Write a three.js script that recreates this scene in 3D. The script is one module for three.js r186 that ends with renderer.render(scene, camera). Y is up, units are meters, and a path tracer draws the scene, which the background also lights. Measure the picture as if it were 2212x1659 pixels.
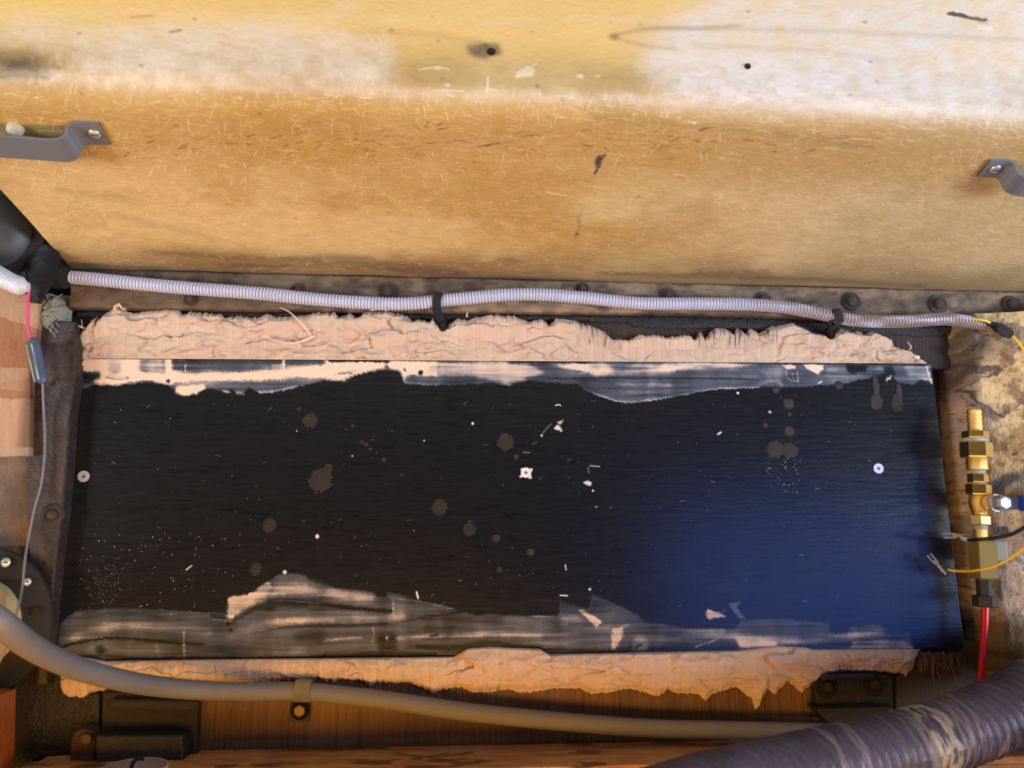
import * as THREE from 'three';
import { RoundedBoxGeometry } from 'three/addons/geometries/RoundedBoxGeometry.js';
import { RectAreaLightUniformsLib } from 'three/addons/lights/RectAreaLightUniformsLib.js';
import { mergeGeometries, mergeVertices } from 'three/addons/utils/BufferGeometryUtils.js';

// ---------------------------------------------------------------- camera
const F = 1671, CX = 1106, CY = 829.5, RAD = Math.PI / 180;   // focal length and centre of the 2212 x 1659 frame
const scene = new THREE.Scene();
const camera = new THREE.PerspectiveCamera(2 * Math.atan(CY / F) / RAD, 2212 / 1659, 0.01, 30);
camera.rotation.order = 'YXZ';
camera.position.set(-0.0368, -0.0139, 0.5777);
camera.rotation.set(10.1 * RAD, -3 * RAD, -0.3 * RAD);
camera.updateMatrixWorld();
camera.focus = 0.6; camera.userData.fStop = 13;

// ---------------------------------------------------------------- light
scene.background = new THREE.Color().setRGB(0.5, 0.6, 0.75);
RectAreaLightUniformsLib.init();
function area(name, rgb, intensity, w, h, pos, target) {
  const l = new THREE.RectAreaLight(new THREE.Color().setRGB(...rgb), intensity, w, h);
  l.name = name; l.position.set(...pos); l.lookAt(...target); scene.add(l);
}
area('daylight_right', [0.82, 0.92, 1.0], 66, 0.6, 0.21, [1.32, -0.145, 0.80], [0.0, 0.03, 0.0]);     // low opening at right
area('added_fill_left', [0.88, 0.95, 1.0], 57, 0.6, 0.21, [-1.36, -0.145, 0.80], [0.0, 0.03, 0.0]);     // added fill from the left, evens out the light from the right
area('blue_sky_port', [0.10, 0.25, 1.0], 3.9, 0.85, 0.5, [0.78, -0.22, 1.02], [0.28, -0.1, 0.0]);      // blue sky seen low at right
area('daylight_hatch', [1.0, 0.95, 0.88], 0.8, 0.9, 0.32, [-0.05, 0.46, 0.76], [0.0, 0.08, 0.0]);       // hatch above the camera, mostly shut
area('warm_cabin_light', [1.0, 0.47, 0.06], 11, 0.8, 0.12, [-0.2, -0.27, 0.36], [-0.15, -0.02, 0.0]);   // lamplight from below
const EXPOSURE = 0.92;

// ---------------------------------------------------------------- helpers
const V = (x, y, z) => new THREE.Vector3(x, y, z);
const EYE = camera.position.clone();
const dirOf = (u, v) => V((u - CX) / F, (CY - v) / F, -1).applyMatrix4(new THREE.Matrix4().extractRotation(camera.matrixWorld));
function at(u, v, z = 0) { const d = dirOf(u, v), t = (z - EYE.z) / d.z; return EYE.clone().addScaledVector(d, t); }   // photo measurement -> point on the plane z
const pairs = (s) => { const n = s.trim().split(/[\s,]+/).map(Number), o = []; for (let i = 0; i < n.length; i += 2) o.push([n[i], n[i + 1]]); return o; };
const triples = (s) => { const n = s.trim().split(/[\s,]+/).map(Number), o = []; for (let i = 0; i < n.length; i += 3) o.push([n[i], n[i + 1], n[i + 2]]); return o; };
const clamp = (x, a = 0, b = 1) => Math.min(b, Math.max(a, x));
const lerp = (a, b, t) => a + (b - a) * t;
const sm = (a, b, x) => { const t = clamp((x - a) / (b - a)); return t * t * (3 - 2 * t); };
let seed = 1234567;
const rnd = () => { seed = (seed + 0x6D2B79F5) | 0; let t = Math.imul(seed ^ (seed >>> 15), 1 | seed); t = (t + Math.imul(t ^ (t >>> 7), 61 | t)) ^ t; return ((t ^ (t >>> 14)) >>> 0) / 4294967296; };
const rr = (a, b) => a + (b - a) * rnd();
function hash(x, y) { let h = Math.imul(x, 374761393) + Math.imul(y, 668265263) | 0; h = Math.imul(h ^ (h >>> 13), 1274126177); return ((h ^ (h >>> 16)) >>> 0) / 4294967296; }
function vn(x, y) {
  const xi = Math.floor(x), yi = Math.floor(y), fx = x - xi, fy = y - yi, a = fx * fx * (3 - 2 * fx), b = fy * fy * (3 - 2 * fy);
  const p = hash(xi, yi), q = hash(xi + 1, yi), r = hash(xi, yi + 1), s = hash(xi + 1, yi + 1);
  return p + (q - p) * a + (r - p) * b + (p - q - r + s) * a * b;
}
function fbm(x, y, o = 4) { let s = 0, a = 0.5, n = 0; for (let i = 0; i < o; i++) { s += a * vn(x, y); n += a; a *= 0.5; x = x * 2.03 + 17.1; y = y * 2.03 + 9.7; } return s / n; }

const taken = {};
function numbered(n) { const k = taken[n] = (taken[n] ?? -1) + 1; return k ? n + '_' + String(k).padStart(3, '0') : n; }
function shadows(o) { o.castShadow = o.receiveShadow = true; return o; }
function part(name, geo, mat, parent, label) {
  const m = shadows(new THREE.Mesh(geo, mat)); m.name = name; parent.add(m); if (label) m.userData.label = label; return m;
}
function tag(o, label, category, group) { o.userData.label = label; o.userData.category = category; if (group) o.userData.group = group; return o; }
function thing(name, label, category, pos = V(0, 0, 0), group) {
  const o = new THREE.Group(); o.name = numbered(name); o.position.copy(pos); scene.add(o); return tag(o, label, category, group);
}
function struct(name, geo, mat) { const m = shadows(new THREE.Mesh(geo, mat)); m.name = name; m.userData.kind = 'structure'; scene.add(m); return m; }
const rel = (o, p) => p.clone().sub(o.position);

// textures
function dataTex(w, h, fn, srgb = false, wrap = false) {
  const d = new Uint8Array(w * h * 4);
  for (let y = 0; y < h; y++) for (let x = 0; x < w; x++) {
    const c = fn(x, y), k = (y * w + x) * 4;
    for (let i = 0; i < 3; i++) { const l = clamp(c[i]); d[k + i] = 255 * (srgb ? (l <= 0.0031308 ? 12.92 * l : 1.055 * Math.pow(l, 1 / 2.4) - 0.055) : l) + 0.5; }
    d[k + 3] = 255;
  }
  const t = new THREE.DataTexture(d, w, h); t.magFilter = THREE.LinearFilter; t.minFilter = THREE.LinearFilter;
  if (srgb) t.colorSpace = THREE.SRGBColorSpace;
  if (wrap) t.wrapS = t.wrapT = THREE.RepeatWrapping;
  t.needsUpdate = true; return t;
}
const mixc = (a, b, t) => [a[0] + (b[0] - a[0]) * t, a[1] + (b[1] - a[1]) * t, a[2] + (b[2] - a[2]) * t];
const mulc = (a, k) => [a[0] * k, a[1] * k, a[2] * k];
function std(rgb, rough, extra = {}) {
  const { metal = 0, phys, ...rest } = extra;
  const m = new (phys ? THREE.MeshPhysicalMaterial : THREE.MeshStandardMaterial)({ roughness: rough, metalness: metal, side: THREE.DoubleSide, ...rest });
  if (rgb) m.color.setRGB(...rgb); return m;
}
// A canvas in which coverage (0..1) is painted; to(x) maps points of the photo into it.
class Cover {
  constructor(w, h, to) { this.w = w; this.h = h; this.to = to; this.c = document.createElement('canvas'); this.c.width = w; this.c.height = h; this.g = this.c.getContext('2d'); this.g.fillStyle = '#000'; this.g.fillRect(0, 0, w, h); this.g.lineCap = 'round'; this.g.lineJoin = 'round'; this.scale = 1; }
  path(pts, closed, blur) {                                        // blurred shapes are drawn as the soft shadow of a shape outside the canvas
    const g = this.g, p = pts.map(([u, v]) => { const q = this.to(u, v); return blur ? [q[0] - 6000, q[1]] : q; }); g.beginPath(); g.moveTo(...p[0]);
    if (closed) p.slice(1).forEach((q) => g.lineTo(...q));
    else { for (let i = 1; i < p.length - 1; i++) g.quadraticCurveTo(p[i][0], p[i][1], (p[i][0] + p[i + 1][0]) / 2, (p[i][1] + p[i + 1][1]) / 2); g.lineTo(...p[p.length - 1]); }
    if (closed) g.closePath();
  }
  ink(tone, a, blur) { const g = this.g, t = Math.round(tone * 255); g.globalAlpha = a; g.shadowBlur = 2 * blur * this.scale; g.shadowColor = blur ? `rgb(${t},${t},${t})` : 'transparent'; g.shadowOffsetX = blur ? 6000 : 0; g.fillStyle = g.strokeStyle = `rgb(${t},${t},${t})`; return g; }
  fill(s, tone, a = 1, blur = 0) { this.path(pairs(s), true, blur); this.ink(tone, a, blur).fill(); return this; }
  line(s, w, tone, a = 1, blur = 0) { this.path(pairs(s), false, blur); const g = this.ink(tone, a, blur); g.lineWidth = w * this.scale; g.stroke(); return this; }
  dot(u, v, r, tone, a = 1, blur = 0) { const [x, y] = this.to(u, v), g = this.ink(tone, a, blur); g.beginPath(); g.arc(blur ? x - 6000 : x, y, r * this.scale, 0, 7); g.fill(); return this; }
  done() { const d = this.g.getImageData(0, 0, this.w, this.h).data, o = new Float32Array(this.w * this.h); for (let i = 0; i < o.length; i++) o[i] = d[i * 4] / 255; this.a = o; return this; }
  get(x, y) {                                                     // x to the right, y down, in texels
    x = clamp(x, 0, this.w - 1.001); y = clamp(y, 0, this.h - 1.001); const xi = x | 0, yi = y | 0, fx = x - xi, fy = y - yi, k = yi * this.w + xi, a = this.a;
    return (a[k] * (1 - fx) + a[k + 1] * fx) * (1 - fy) + (a[k + this.w] * (1 - fx) + a[k + this.w + 1] * fx) * fy;
  }
}

// geometry
function gridGeo(nu, nv, fn, uvfn) {                               // fn(i / nu, j / nv) -> Vector3
  const pos = [], uv = [], idx = [];
  for (let j = 0; j <= nv; j++) for (let i = 0; i <= nu; i++) { const p = fn(i / nu, j / nv, i, j); pos.push(p.x, p.y, p.z); const t = uvfn ? uvfn(i / nu, j / nv, p) : [p.x, p.y]; uv.push(t[0], t[1]); }
  for (let j = 0; j < nv; j++) for (let i = 0; i < nu; i++) { const a = j * (nu + 1) + i, b = a + 1, c = a + nu + 1, d = c + 1; idx.push(a, b, d, a, d, c); }
  const g = new THREE.BufferGeometry();
  g.setAttribute('position', new THREE.Float32BufferAttribute(pos, 3)); g.setAttribute('uv', new THREE.Float32BufferAttribute(uv, 2)); g.setIndex(idx); g.computeVertexNormals();
  return g;
}
function sweep(points, radius, { steps = 200, sides = 20, cap = true, closedFrame } = {}) {   // radius: number or fn(s metres, angle 0..1, t 0..1)
  const curve = new THREE.CatmullRomCurve3(points, false, 'centripetal'); curve.arcLengthDivisions = 600;
  const L = curve.getLength(), pos = [], uv = [], idx = [];
  let n = V(0, 0, 1), prev = null;
  const rad = typeof radius === 'function' ? radius : () => radius;
  const P0 = [];
  for (let i = 0; i <= steps; i++) {
    const t = i / steps, p = curve.getPointAt(t), tg = curve.getTangentAt(t);
    if (!prev && Math.abs(n.dot(tg)) > 0.9) n = V(0, 1, 0);
    n = n.clone().addScaledVector(tg, -n.dot(tg)).normalize(); prev = tg;
    const b = tg.clone().cross(n);
    P0.push(p);
    for (let k = 0; k <= sides; k++) {
      const a = k / sides, r = rad(t * L, a % 1, t), c = Math.cos(a * 2 * Math.PI) * r, s = Math.sin(a * 2 * Math.PI) * r;
      pos.push(p.x + n.x * c + b.x * s, p.y + n.y * c + b.y * s, p.z + n.z * c + b.z * s); uv.push(t * L, a);
    }
  }
  for (let i = 0; i < steps; i++) for (let k = 0; k < sides; k++) { const a = i * (sides + 1) + k, b = a + 1, c = a + sides + 1, d = c + 1; idx.push(a, b, d, a, d, c); }
  if (cap) for (const e of [0, steps]) {
    const q = pos.length / 3, p = P0[e]; pos.push(p.x, p.y, p.z); uv.push(0, 0);
    for (let k = 0; k < sides; k++) { const a = e * (sides + 1) + k; if (e) idx.push(a, a + 1, q); else idx.push(a + 1, a, q); }
  }
  const g = new THREE.BufferGeometry();
  g.setAttribute('position', new THREE.Float32BufferAttribute(pos, 3)); g.setAttribute('uv', new THREE.Float32BufferAttribute(uv, 2)); g.setIndex(idx); g.computeVertexNormals();
  g.userData.length = L; return g;
}
function shapeOf(pts) { const s = new THREE.Shape(); pts.forEach(([x, y], i) => (i ? s.lineTo(x, y) : s.moveTo(x, y))); s.closePath(); return s; }
function plate(pts, z0, z1, bevel = 0.0008) {                      // pts: [x, y] outline, front face at z1
  const g = new THREE.ExtrudeGeometry(shapeOf(pts), { depth: z1 - z0 - 2 * bevel, bevelEnabled: bevel > 0, bevelSize: bevel, bevelThickness: bevel, bevelOffset: -bevel, bevelSegments: 2, curveSegments: 12 });
  g.translate(0, 0, z0 + bevel); return g;
}
const outline = (s, z) => pairs(s).map(([u, v]) => { const p = at(u, v, z); return [p.x, p.y]; });
function lathe(prof, seg = 32) { return new THREE.LatheGeometry(prof.map(([r, y]) => new THREE.Vector2(Math.max(r, 1e-5), y)), seg); }
function ngon(n, r, h, bevel = 0.0005, turn = 0) {                // prism along +y from 0 to h, r is the distance from centre to flat
  const R = r / Math.cos(Math.PI / n), pts = []; for (let i = 0; i < n; i++) { const a = turn + (i + 0.5) / n * 2 * Math.PI; pts.push([Math.cos(a) * R, Math.sin(a) * R]); }
  const g = plate(pts, 0, h, bevel); g.rotateX(-Math.PI / 2); return g;
}
function cyl(r, h, seg = 28, bevel = 0.0003) { return lathe([[0, 0], [r - bevel, 0], [r, bevel], [r, h - bevel], [r - bevel, h], [0, h]], seg); }
const bare = (g) => { const h = g.index ? g.toNonIndexed() : g; for (const k of Object.keys(h.attributes)) if (!['position', 'normal', 'uv'].includes(k)) h.deleteAttribute(k); return h; };
const join = (gs) => mergeGeometries(gs.map(bare));
function lump(rx, ry, rz, amp, freq, sd = 0, detail = 4) {          // irregular blob
  let g = new THREE.IcosahedronGeometry(1, detail); g.deleteAttribute('normal'); g = mergeVertices(g.deleteAttribute('uv') && g);
  const p = g.attributes.position; const uv = [];
  for (let i = 0; i < p.count; i++) {
    const x = p.getX(i), y = p.getY(i), z = p.getZ(i);
    const k = 1 + amp * (fbm(x * freq + sd, y * freq + z * freq * 0.7 + sd * 1.7, 3) - 0.5) * 2 + amp * 0.6 * (vn(z * freq * 2 + sd, x * freq * 2 - y * freq) - 0.5);
    p.setXYZ(i, x * rx * k, y * ry * k, z * rz * k); uv.push(x * rx, y * ry);
  }
  g.setAttribute('uv', new THREE.Float32BufferAttribute(uv, 2)); g.computeVertexNormals(); return g;
}
const alignY = (o, dir) => o.quaternion.setFromUnitVectors(V(0, 1, 0), dir.clone().normalize());
const lin = (r, g, b, k = 1) => [r, g, b].map((x) => { x /= 255; return k * (x <= 0.04045 ? x / 12.92 : ((x + 0.055) / 1.055) ** 2.4); });

// ---------------------------------------------------------------- shared procedural materials
const grainTile = dataTex(1024, 1024, (x, y) => {                  // dark plywood, grain upright; one tile is 0.34 m
  const X = x / 1024, Y = y / 1024, e = Math.min(1, Math.min(x, 1023 - x) / 60);
  const g = fbm(X * 190, Y * 5, 4), f = vn(X * 420, Y * 9), b = fbm(X * 5 + 3, Y * 3, 4), pore = vn(X * 300 + 9, Y * 14);
  let c = mixc([0.045, 0.021, 0.010], [0.092, 0.046, 0.021], sm(0.25, 0.75, 0.55 * g + 0.45 * b));
  if (pore > 0.88) c = mulc(c, 0.5);
  c = mulc(c, 0.85 + 0.25 * f);
  return mixc(c, [0.06, 0.028, 0.014], 1 - e);
}, true, true);
const grainBump = dataTex(512, 512, (x, y) => { const k = 0.6 * fbm(x / 512 * 150, y / 512 * 5, 3) + 0.4 * vn(x / 512 * 256, y / 512 * 8); return [k, k, k]; }, false, true);
const rep = (t, sx, sy = sx, ox = 0, oy = 0) => { const c = t.clone(); c.repeat.set(1 / sx, 1 / sy); c.offset.set(ox, oy); c.needsUpdate = true; return c; };
const noiseTile = dataTex(512, 512, (x, y) => {
  const q = (f) => { const n = 512 / f; const X = x / f, Y = y / f, xi = Math.floor(X), yi = Math.floor(Y), fx = X - xi, fy = Y - yi, w = (i) => ((i % n) + n) % n, a = fx * fx * (3 - 2 * fx), b = fy * fy * (3 - 2 * fy);
    return lerp(lerp(hash(w(xi) + f, w(yi)), hash(w(xi + 1) + f, w(yi)), a), lerp(hash(w(xi) + f, w(yi + 1)), hash(w(xi + 1) + f, w(yi + 1)), a), b); };
  const k = 0.3 * q(64) + 0.25 * q(32) + 0.2 * q(16) + 0.15 * q(8) + 0.1 * q(4); return [k, k, k];
}, false, true);
const M = {};
M.darkWood = std([1.7, 1.6, 1.5], 0.62, { map: rep(grainTile, 0.34), bumpMap: rep(grainBump, 0.17), bumpScale: 0.0006 });
const postTex = dataTex(256, 1024, (x, y) => { const X = x / 256, Y = y / 1024, n = fbm(X * 5, Y * 16, 4), f = fbm(X * 40, Y * 22, 3); return mulc(mixc(mixc([0.024, 0.015, 0.014], [0.050, 0.035, 0.035], sm(0.3, 0.7, n)), [0.085, 0.048, 0.030], 0.6 * sm(0.6, 0.75, fbm(X * 4 + 9, Y * 14, 3))), 0.75 + 0.45 * f); }, true, true);
M.postWood = std([1, 1, 1], 0.6, { map: rep(postTex, 0.05, 0.26, 0.1, 0.5), bumpMap: rep(noiseTile, 0.05), bumpScale: 0.0012 });
M.shellDark = std([0.030, 0.026, 0.020], 0.85, { bumpMap: rep(noiseTile, 0.06), bumpScale: 0.002 });
M.paleShell = std([0.26, 0.24, 0.21], 0.8);
M.black = std([0.012, 0.012, 0.014], 0.42, { bumpMap: rep(noiseTile, 0.02), bumpScale: 0.0004 });
M.blackTar = std([0.010, 0.010, 0.013], 0.35, { bumpMap: rep(noiseTile, 0.012), bumpScale: 0.0012 });
M.steel = std([0.20, 0.215, 0.25], 0.4, { metal: 0.35, bumpMap: rep(noiseTile, 0.03), bumpScale: 0.0002 });
M.zinc = std([0.66, 0.66, 0.70], 0.34, { metal: 0.7 });
M.white = std([0.8, 0.78, 0.76], 0.45);
M.brass = std([0.83, 0.55, 0.17], 0.26, { metal: 1, bumpMap: rep(noiseTile, 0.02), bumpScale: 0.0001 });
M.oldBrass = std([0.42, 0.31, 0.11], 0.5, { metal: 0.55, bumpMap: rep(noiseTile, 0.02), bumpScale: 0.0005 });
M.rust = std([0.075, 0.030, 0.014], 0.8, { bumpMap: rep(noiseTile, 0.012), bumpScale: 0.0015 });
M.darkIron = std([0.028, 0.024, 0.022], 0.5, { bumpMap: rep(noiseTile, 0.02), bumpScale: 0.001 });
M.grime = std([0.085, 0.062, 0.045], 0.75, { bumpMap: rep(noiseTile, 0.015), bumpScale: 0.0012 });

// ---------------------------------------------------------------- setting: compartment shell
const slab = (w, h, d, x, y, z) => { const g = new THREE.BoxGeometry(w, h, d); g.translate(x, y, z); return g; };
struct('wall_back', slab(3.1, 1.34, 0.02, 0, 0.03, -0.028), M.shellDark);
struct('wall_left', slab(0.03, 1.34, 1.85, -1.56, 0.03, 0.90), M.paleShell);
struct('wall_right', slab(0.03, 1.34, 1.85, 1.56, 0.03, 0.90), M.paleShell);
struct('wall_front', slab(3.1, 1.34, 0.03, 0, 0.03, 1.83), M.shellDark);
struct('floor', slab(3.1, 0.03, 1.85, 0, -0.655, 0.90), M.shellDark);
struct('ceiling_2', slab(3.1, 0.03, 1.85, 0, 0.715, 0.90), M.paleShell);
struct('trim_9', plate([[-1.54, -0.64], [0.86, -0.64], [0.86, -0.075], [0.645, -0.075], [0.63, -0.2], [0.12, -0.2], [0.07, -0.075], [-1.54, -0.075]], 0.44, 0.46, 0.001), M.darkWood);   // added unseen bulkhead, notched to keep daylight off the lower left

// ---------------------------------------------------------------- ceiling: moulded fibreglass underside with rounded lip
const SLOPE = -0.0143, CEIL_S = 0.40;
const prof = (() => {
  const a0 = 16.7 * RAD, L1 = 0.158, L2 = 0.198, o = []; let z = -0.004, y = 0.1694, n = 400;
  for (let i = 0; i <= n; i++) {
    const s = i / n * CEIL_S, a = s < 0.265 ? lerp(a0, 93 * RAD, sm(L1, L2, s)) : lerp(93 * RAD, 74 * RAD, sm(0.262, 0.285, s));
    o.push([z, y, a]); z += Math.cos(a) * CEIL_S / n; y += Math.sin(a) * CEIL_S / n;
  }
  return (s) => { const k = clamp(s / CEIL_S) * n, i = Math.min(n - 1, k | 0), f = k - i; return [0, 1, 2].map((c) => lerp(o[i][c], o[i + 1][c], f)); };
})();
const ceilLeft = (z) => -0.3385 - 0.075 * z, CEIL_R = 0.56;
function ceilAt(u, v) {                                            // photo measurement -> [x, s] on the moulding, and the point
  const d = dirOf(u, v); let last = null;
  for (let i = 0; i <= 800; i++) {
    const s = i / 800 * CEIL_S, [z, y, a] = prof(s), t = (z - EYE.z) / d.z, x = EYE.x + d.x * t, e = EYE.y + d.y * t - (y + SLOPE * x);
    if (last && last.e * e <= 0 && x > -0.5) { const f = last.e / (last.e - e); return { x: lerp(last.x, x, f), s: lerp(last.s, s, f), p: V(lerp(last.x, x, f), EYE.y + d.y * t, lerp(last.z, z, f)), a }; }
    last = { e, x, s, z };
  }
  const w = EYE.clone().addScaledVector(d, -EYE.z / d.z); return w.y < 0.2 ? { x: w.x, s: -0.004, p: w, a: 0.3 } : { x: w.x, s: CEIL_S, p: w, a: 1.5 };
}
const CX0 = -0.37, CW = 0.86, CH = 0.31, CTW = 2048, CTH = 1024;
{
  const cv = new Cover(CTW, CTH, (u, v) => { const q = ceilAt(u, v); return [(q.x - CX0) / CW * CTW, CTH - q.s / CH * CTH]; });
  cv.scale = 0.75;
  // red of three canvases: pale bloom on the lip, grime with one bracket shadow, white fibres
  const pale = cv;
  pale.fill('140 62 400 48 640 50 840 95 845 185 600 182 320 172 170 150', 0.8, 0.85, 18)
    .fill('1400 90 1480 20 1600 -20 2300 -20 2300 240 1900 235 1600 220 1440 205 1390 150', 0.85, 0.9, 26)
    .fill('1480 118 1740 122 1830 150 1820 205 1600 215 1470 205', 1, 0.9, 8)
    .fill('0 150 300 168 852 192 1500 210 2212 232 2212 250 1500 226 852 206 0 172', 0.75, 0.75, 9)
    .fill('0 40 150 45 150 105 0 100', 0.6, 0.8, 14)
    .line('0 28 600 35 1000 48 1400 40', 10, 0.55, 0.6, 8)
    .line('720 40 760 5', 30, 0.6, 0.5, 10);
  for (let i = 0; i < 900; i++) { const u = rr(60, 850), v = rr(62, 175); pale.line(`${u} ${v} ${u + rr(-6, 4)} ${v + rr(8, 26)}`, rr(2, 4), rr(0.4, 1), rr(0.15, 0.5), 1); }
  for (let i = 0; i < 700; i++) { const u = rr(1400, 2212), v = rr(20, 225); pale.line(`${u} ${v} ${u + rr(-6, 6)} ${v + rr(4, 18)}`, rr(2, 5), rr(0.3, 1), rr(0.1, 0.4), 1); }
  pale.done();
  const dirtAndShade = new Cover(CTW, CTH, cv.to); dirtAndShade.scale = 0.75;
  dirtAndShade.fill('-20 112 90 118 116 150 70 168 -20 172', 0.75, 0.75, 15).line('-10 168 110 166', 5, 0.8, 0.5, 3)
    .fill('1008 100 1040 92 1075 95 1085 118 1050 128 1015 122', 0.75, 0.8, 5)
    .line('2052 30 2085 36 2128 42', 11, 1, 0.95, 2).line('2060 28 2120 46', 5, 1, 0.9, 1)
    .line('1297 338 1293 358', 12, 1, 0.8, 2).line('1306 332 1286 378', 4, 1, 0.8, 1).line('1300 345 1284 376', 3, 1, 0.7).line('1252 462 1248 505', 6, 0.9, 0.45, 3).line('1250 500 1244 510', 8, 0.8, 0.5, 3)
    .fill('60 330 190 315 210 335 120 352', 0.5, 0.5, 5).line('130 410 220 420 280 430', 20, 0.45, 0.5, 9).line('260 470 400 500 460 520', 22, 0.4, 0.45, 10)  // first patch is the left bracket's shadow painted in, then smudges
    .line('1280 250 1400 262 1520 272 1620 275 1720 292 1860 315', 22, 0.35, 0.55, 9);
  for (const s of ['330 545 500 556 700 565 820 568 1000 590', '480 575 620 572 800 578 1000 596', '620 560 720 552 800 560', '840 600 1100 604 1400 612 1800 628', '1080 560 1120 566', '1300 590 1500 596 1760 604 2000 620', '300 588 600 602 900 606 1300 616 2100 640', '1500 590 1650 588'])
    dirtAndShade.line(s, rr(16, 26), 0.8, 0.5, 9);
  for (let i = 0; i < 150; i++) { const u = rr(330, 1250), v = 572 + u * 0.018 + rr(-22, 30); dirtAndShade.line(`${u} ${v} ${u + rr(20, 90)} ${v + rr(-1, 3)}`, rr(2, 6), rr(0.5, 1), rr(0.1, 0.35), 3); }
  dirtAndShade.done();
  const rust = new Cover(CTW, CTH, cv.to); rust.scale = 0.75;      // reddish flecks
  rust.line('1325 78 1360 68 1420 60 1520 62 1600 55', 7, 0.9, 0.6, 4).line('1325 80 1380 100 1460 105', 7, 0.9, 0.5, 4).dot(1326, 80, 9, 1, 0.7, 4).line('1380 60 1700 62 2000 78 2212 85', 10, 0.6, 0.45, 6).line('760 70 900 70 1030 90', 14, 0.6, 0.4, 8).line('1500 100 1700 100 1900 130', 12, 0.5, 0.4, 6)
    .line('1050 315 1080 308', 6, 1, 0.9, 1).line('1030 318 1050 314', 5, 1, 0.6, 1).line('1512 281 1530 276', 7, 1, 0.8, 1).line('370 70 390 66', 8, 0.9, 0.7, 2).line('285 38 330 34', 7, 0.8, 0.6, 3);
  for (let i = 0; i < 170; i++) {
    const u = rr(230, 1900), mid = u < 700 ? 308 : u < 1250 ? 312 : 300, v = mid + (rnd() + rnd() + rnd() - 1.5) * 36 + (u > 1600 ? 20 : 0), l = rr(5, 24);
    rust.line(`${u} ${v} ${u + l} ${v + rr(-7, 5)}`, rr(2.2, 5), 1, rr(0.3, 1) * rr(0.5, 1), 0.7);
  }
  for (let i = 0; i < 90; i++) { const u = rr(0, 2212), v = rr(0, 560); rust.dot(u, v, rr(1.5, 5), 1, rr(0.2, 0.6), 1.5); }
  rust.done();
  const fib = new Cover(CTW, CTH, cv.to); fib.scale = 0.75;        // pale glass fibres
  for (let i = 0; i < 7000; i++) {
    const u = rr(0, 2212), v = lerp(200, 590, Math.pow(rnd(), 0.9)), k = (v - 200) / 390, l = rr(4, 26) * (1.2 - 0.3 * k), a = rnd() < 0.75 ? rr(-0.12, 0.35) : rr(0.6, 2.2);
    fib.line(`${u} ${v} ${u + l * Math.cos(a) * 0.5 + rr(-2, 2)} ${v + l * Math.sin(a) * 0.5 * (1 - 0.7 * k) + rr(-1, 1)} ${u + l * Math.cos(a)} ${v + l * Math.sin(a) * (1 - 0.75 * k)}`, rr(0.8, 1.8), 1, rr(0.2, 0.9) * (rnd() < 0.15 ? 1.2 : 0.8), 0.3);
  }
  for (let i = 0; i < 120; i++) { const u = rr(150, 1500), v = rr(170, 215) + u * 0.015; fib.line(`${u} ${v} ${u + rr(-5, 5)} ${v + rr(6, 22)}`, rr(1.5, 3), 1, rr(0.15, 0.5), 0.9); }
  fib.fill('1115 155 1140 140 1158 150 1150 165 1112 168', 1, 0.9, 2).line('1120 165 1160 135', 3, 1, 0.8).line('1054 165 1052 198', 4, 1, 0.9, 0.6).line('1060 192 1075 196', 5, 1, 0.8, 1).dot(1253, 164, 7, 1, 0.8, 1).dot(1290, 164, 5, 1, 0.5, 1).line('905 150 940 142 970 150', 5, 1, 0.7, 1).dot(945, 146, 6, 1, 0.6, 1).dot(967, 183, 5, 1, 0.7, 1).line('935 195 1000 196', 4, 1, 0.6, 1)
    .fill('2105 50 2140 54 2145 66 2115 62', 1, 1, 2).dot(1500, 266, 4, 1, 1, 0.6).line('1185 415 1200 420 1222 422', 4, 1, 0.9, 0.6).line('1840 300 1880 302', 3, 1, 0.7, 0.6).line('238 315 252 330', 8, 1, 0.4, 3).line('1080 480 1105 490', 10, 0.8, 0.5, 4).done();
  const map = dataTex(CTW, CTH, (x, y) => {
    const Y = CTH - 1 - y, X = x / CTW * CW, S = y / CTH * CH;
    const wx = x + 10 * (fbm(X * 160, S * 160, 3) - 0.5), wy = Y + 10 * (fbm(X * 160 + 50, S * 160, 3) - 0.5);
    const n1 = fbm(X * 14, S * 18, 4), n2 = fbm(X * 120, S * 200, 3), n3 = vn(X * 900, S * 900);
    let c = mixc([0.44, 0.28, 0.088], [0.56, 0.41, 0.185], sm(0.3, 0.7, n1));
    c = mixc(c, [0.50, 0.40, 0.225], 0.55 * sm(0.40, 0.62, X));
    c = mulc(c, 0.84 + 0.26 * n2 + 0.08 * n3); c = mixc(c, [0.40, 0.235, 0.06], 0.6 * sm(0.10, 0.145, S) * sm(0.185, 0.17, S) * (0.4 + n1));  // shading gradient just under the lip, painted as darker orange
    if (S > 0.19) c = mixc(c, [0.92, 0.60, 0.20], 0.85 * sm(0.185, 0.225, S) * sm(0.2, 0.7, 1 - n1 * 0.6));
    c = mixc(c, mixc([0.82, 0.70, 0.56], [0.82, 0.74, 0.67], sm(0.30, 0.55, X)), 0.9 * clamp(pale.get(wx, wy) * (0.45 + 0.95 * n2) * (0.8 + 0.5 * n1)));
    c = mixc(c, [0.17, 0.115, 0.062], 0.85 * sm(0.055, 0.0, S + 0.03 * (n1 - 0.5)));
    c = mixc(c, [0.14, 0.055, 0.03], 0.9 * rust.get(x, Y));
    const dd = dirtAndShade.get(wx, wy) * (0.55 + 0.9 * n2);
    c = mixc(c, [0.045, 0.036, 0.034], clamp(dd * 1.25) * 0.92);
    return mixc(c, [0.92, 0.80, 0.60], 0.62 * clamp(fib.get(x, Y)));
  }, true);
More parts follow.
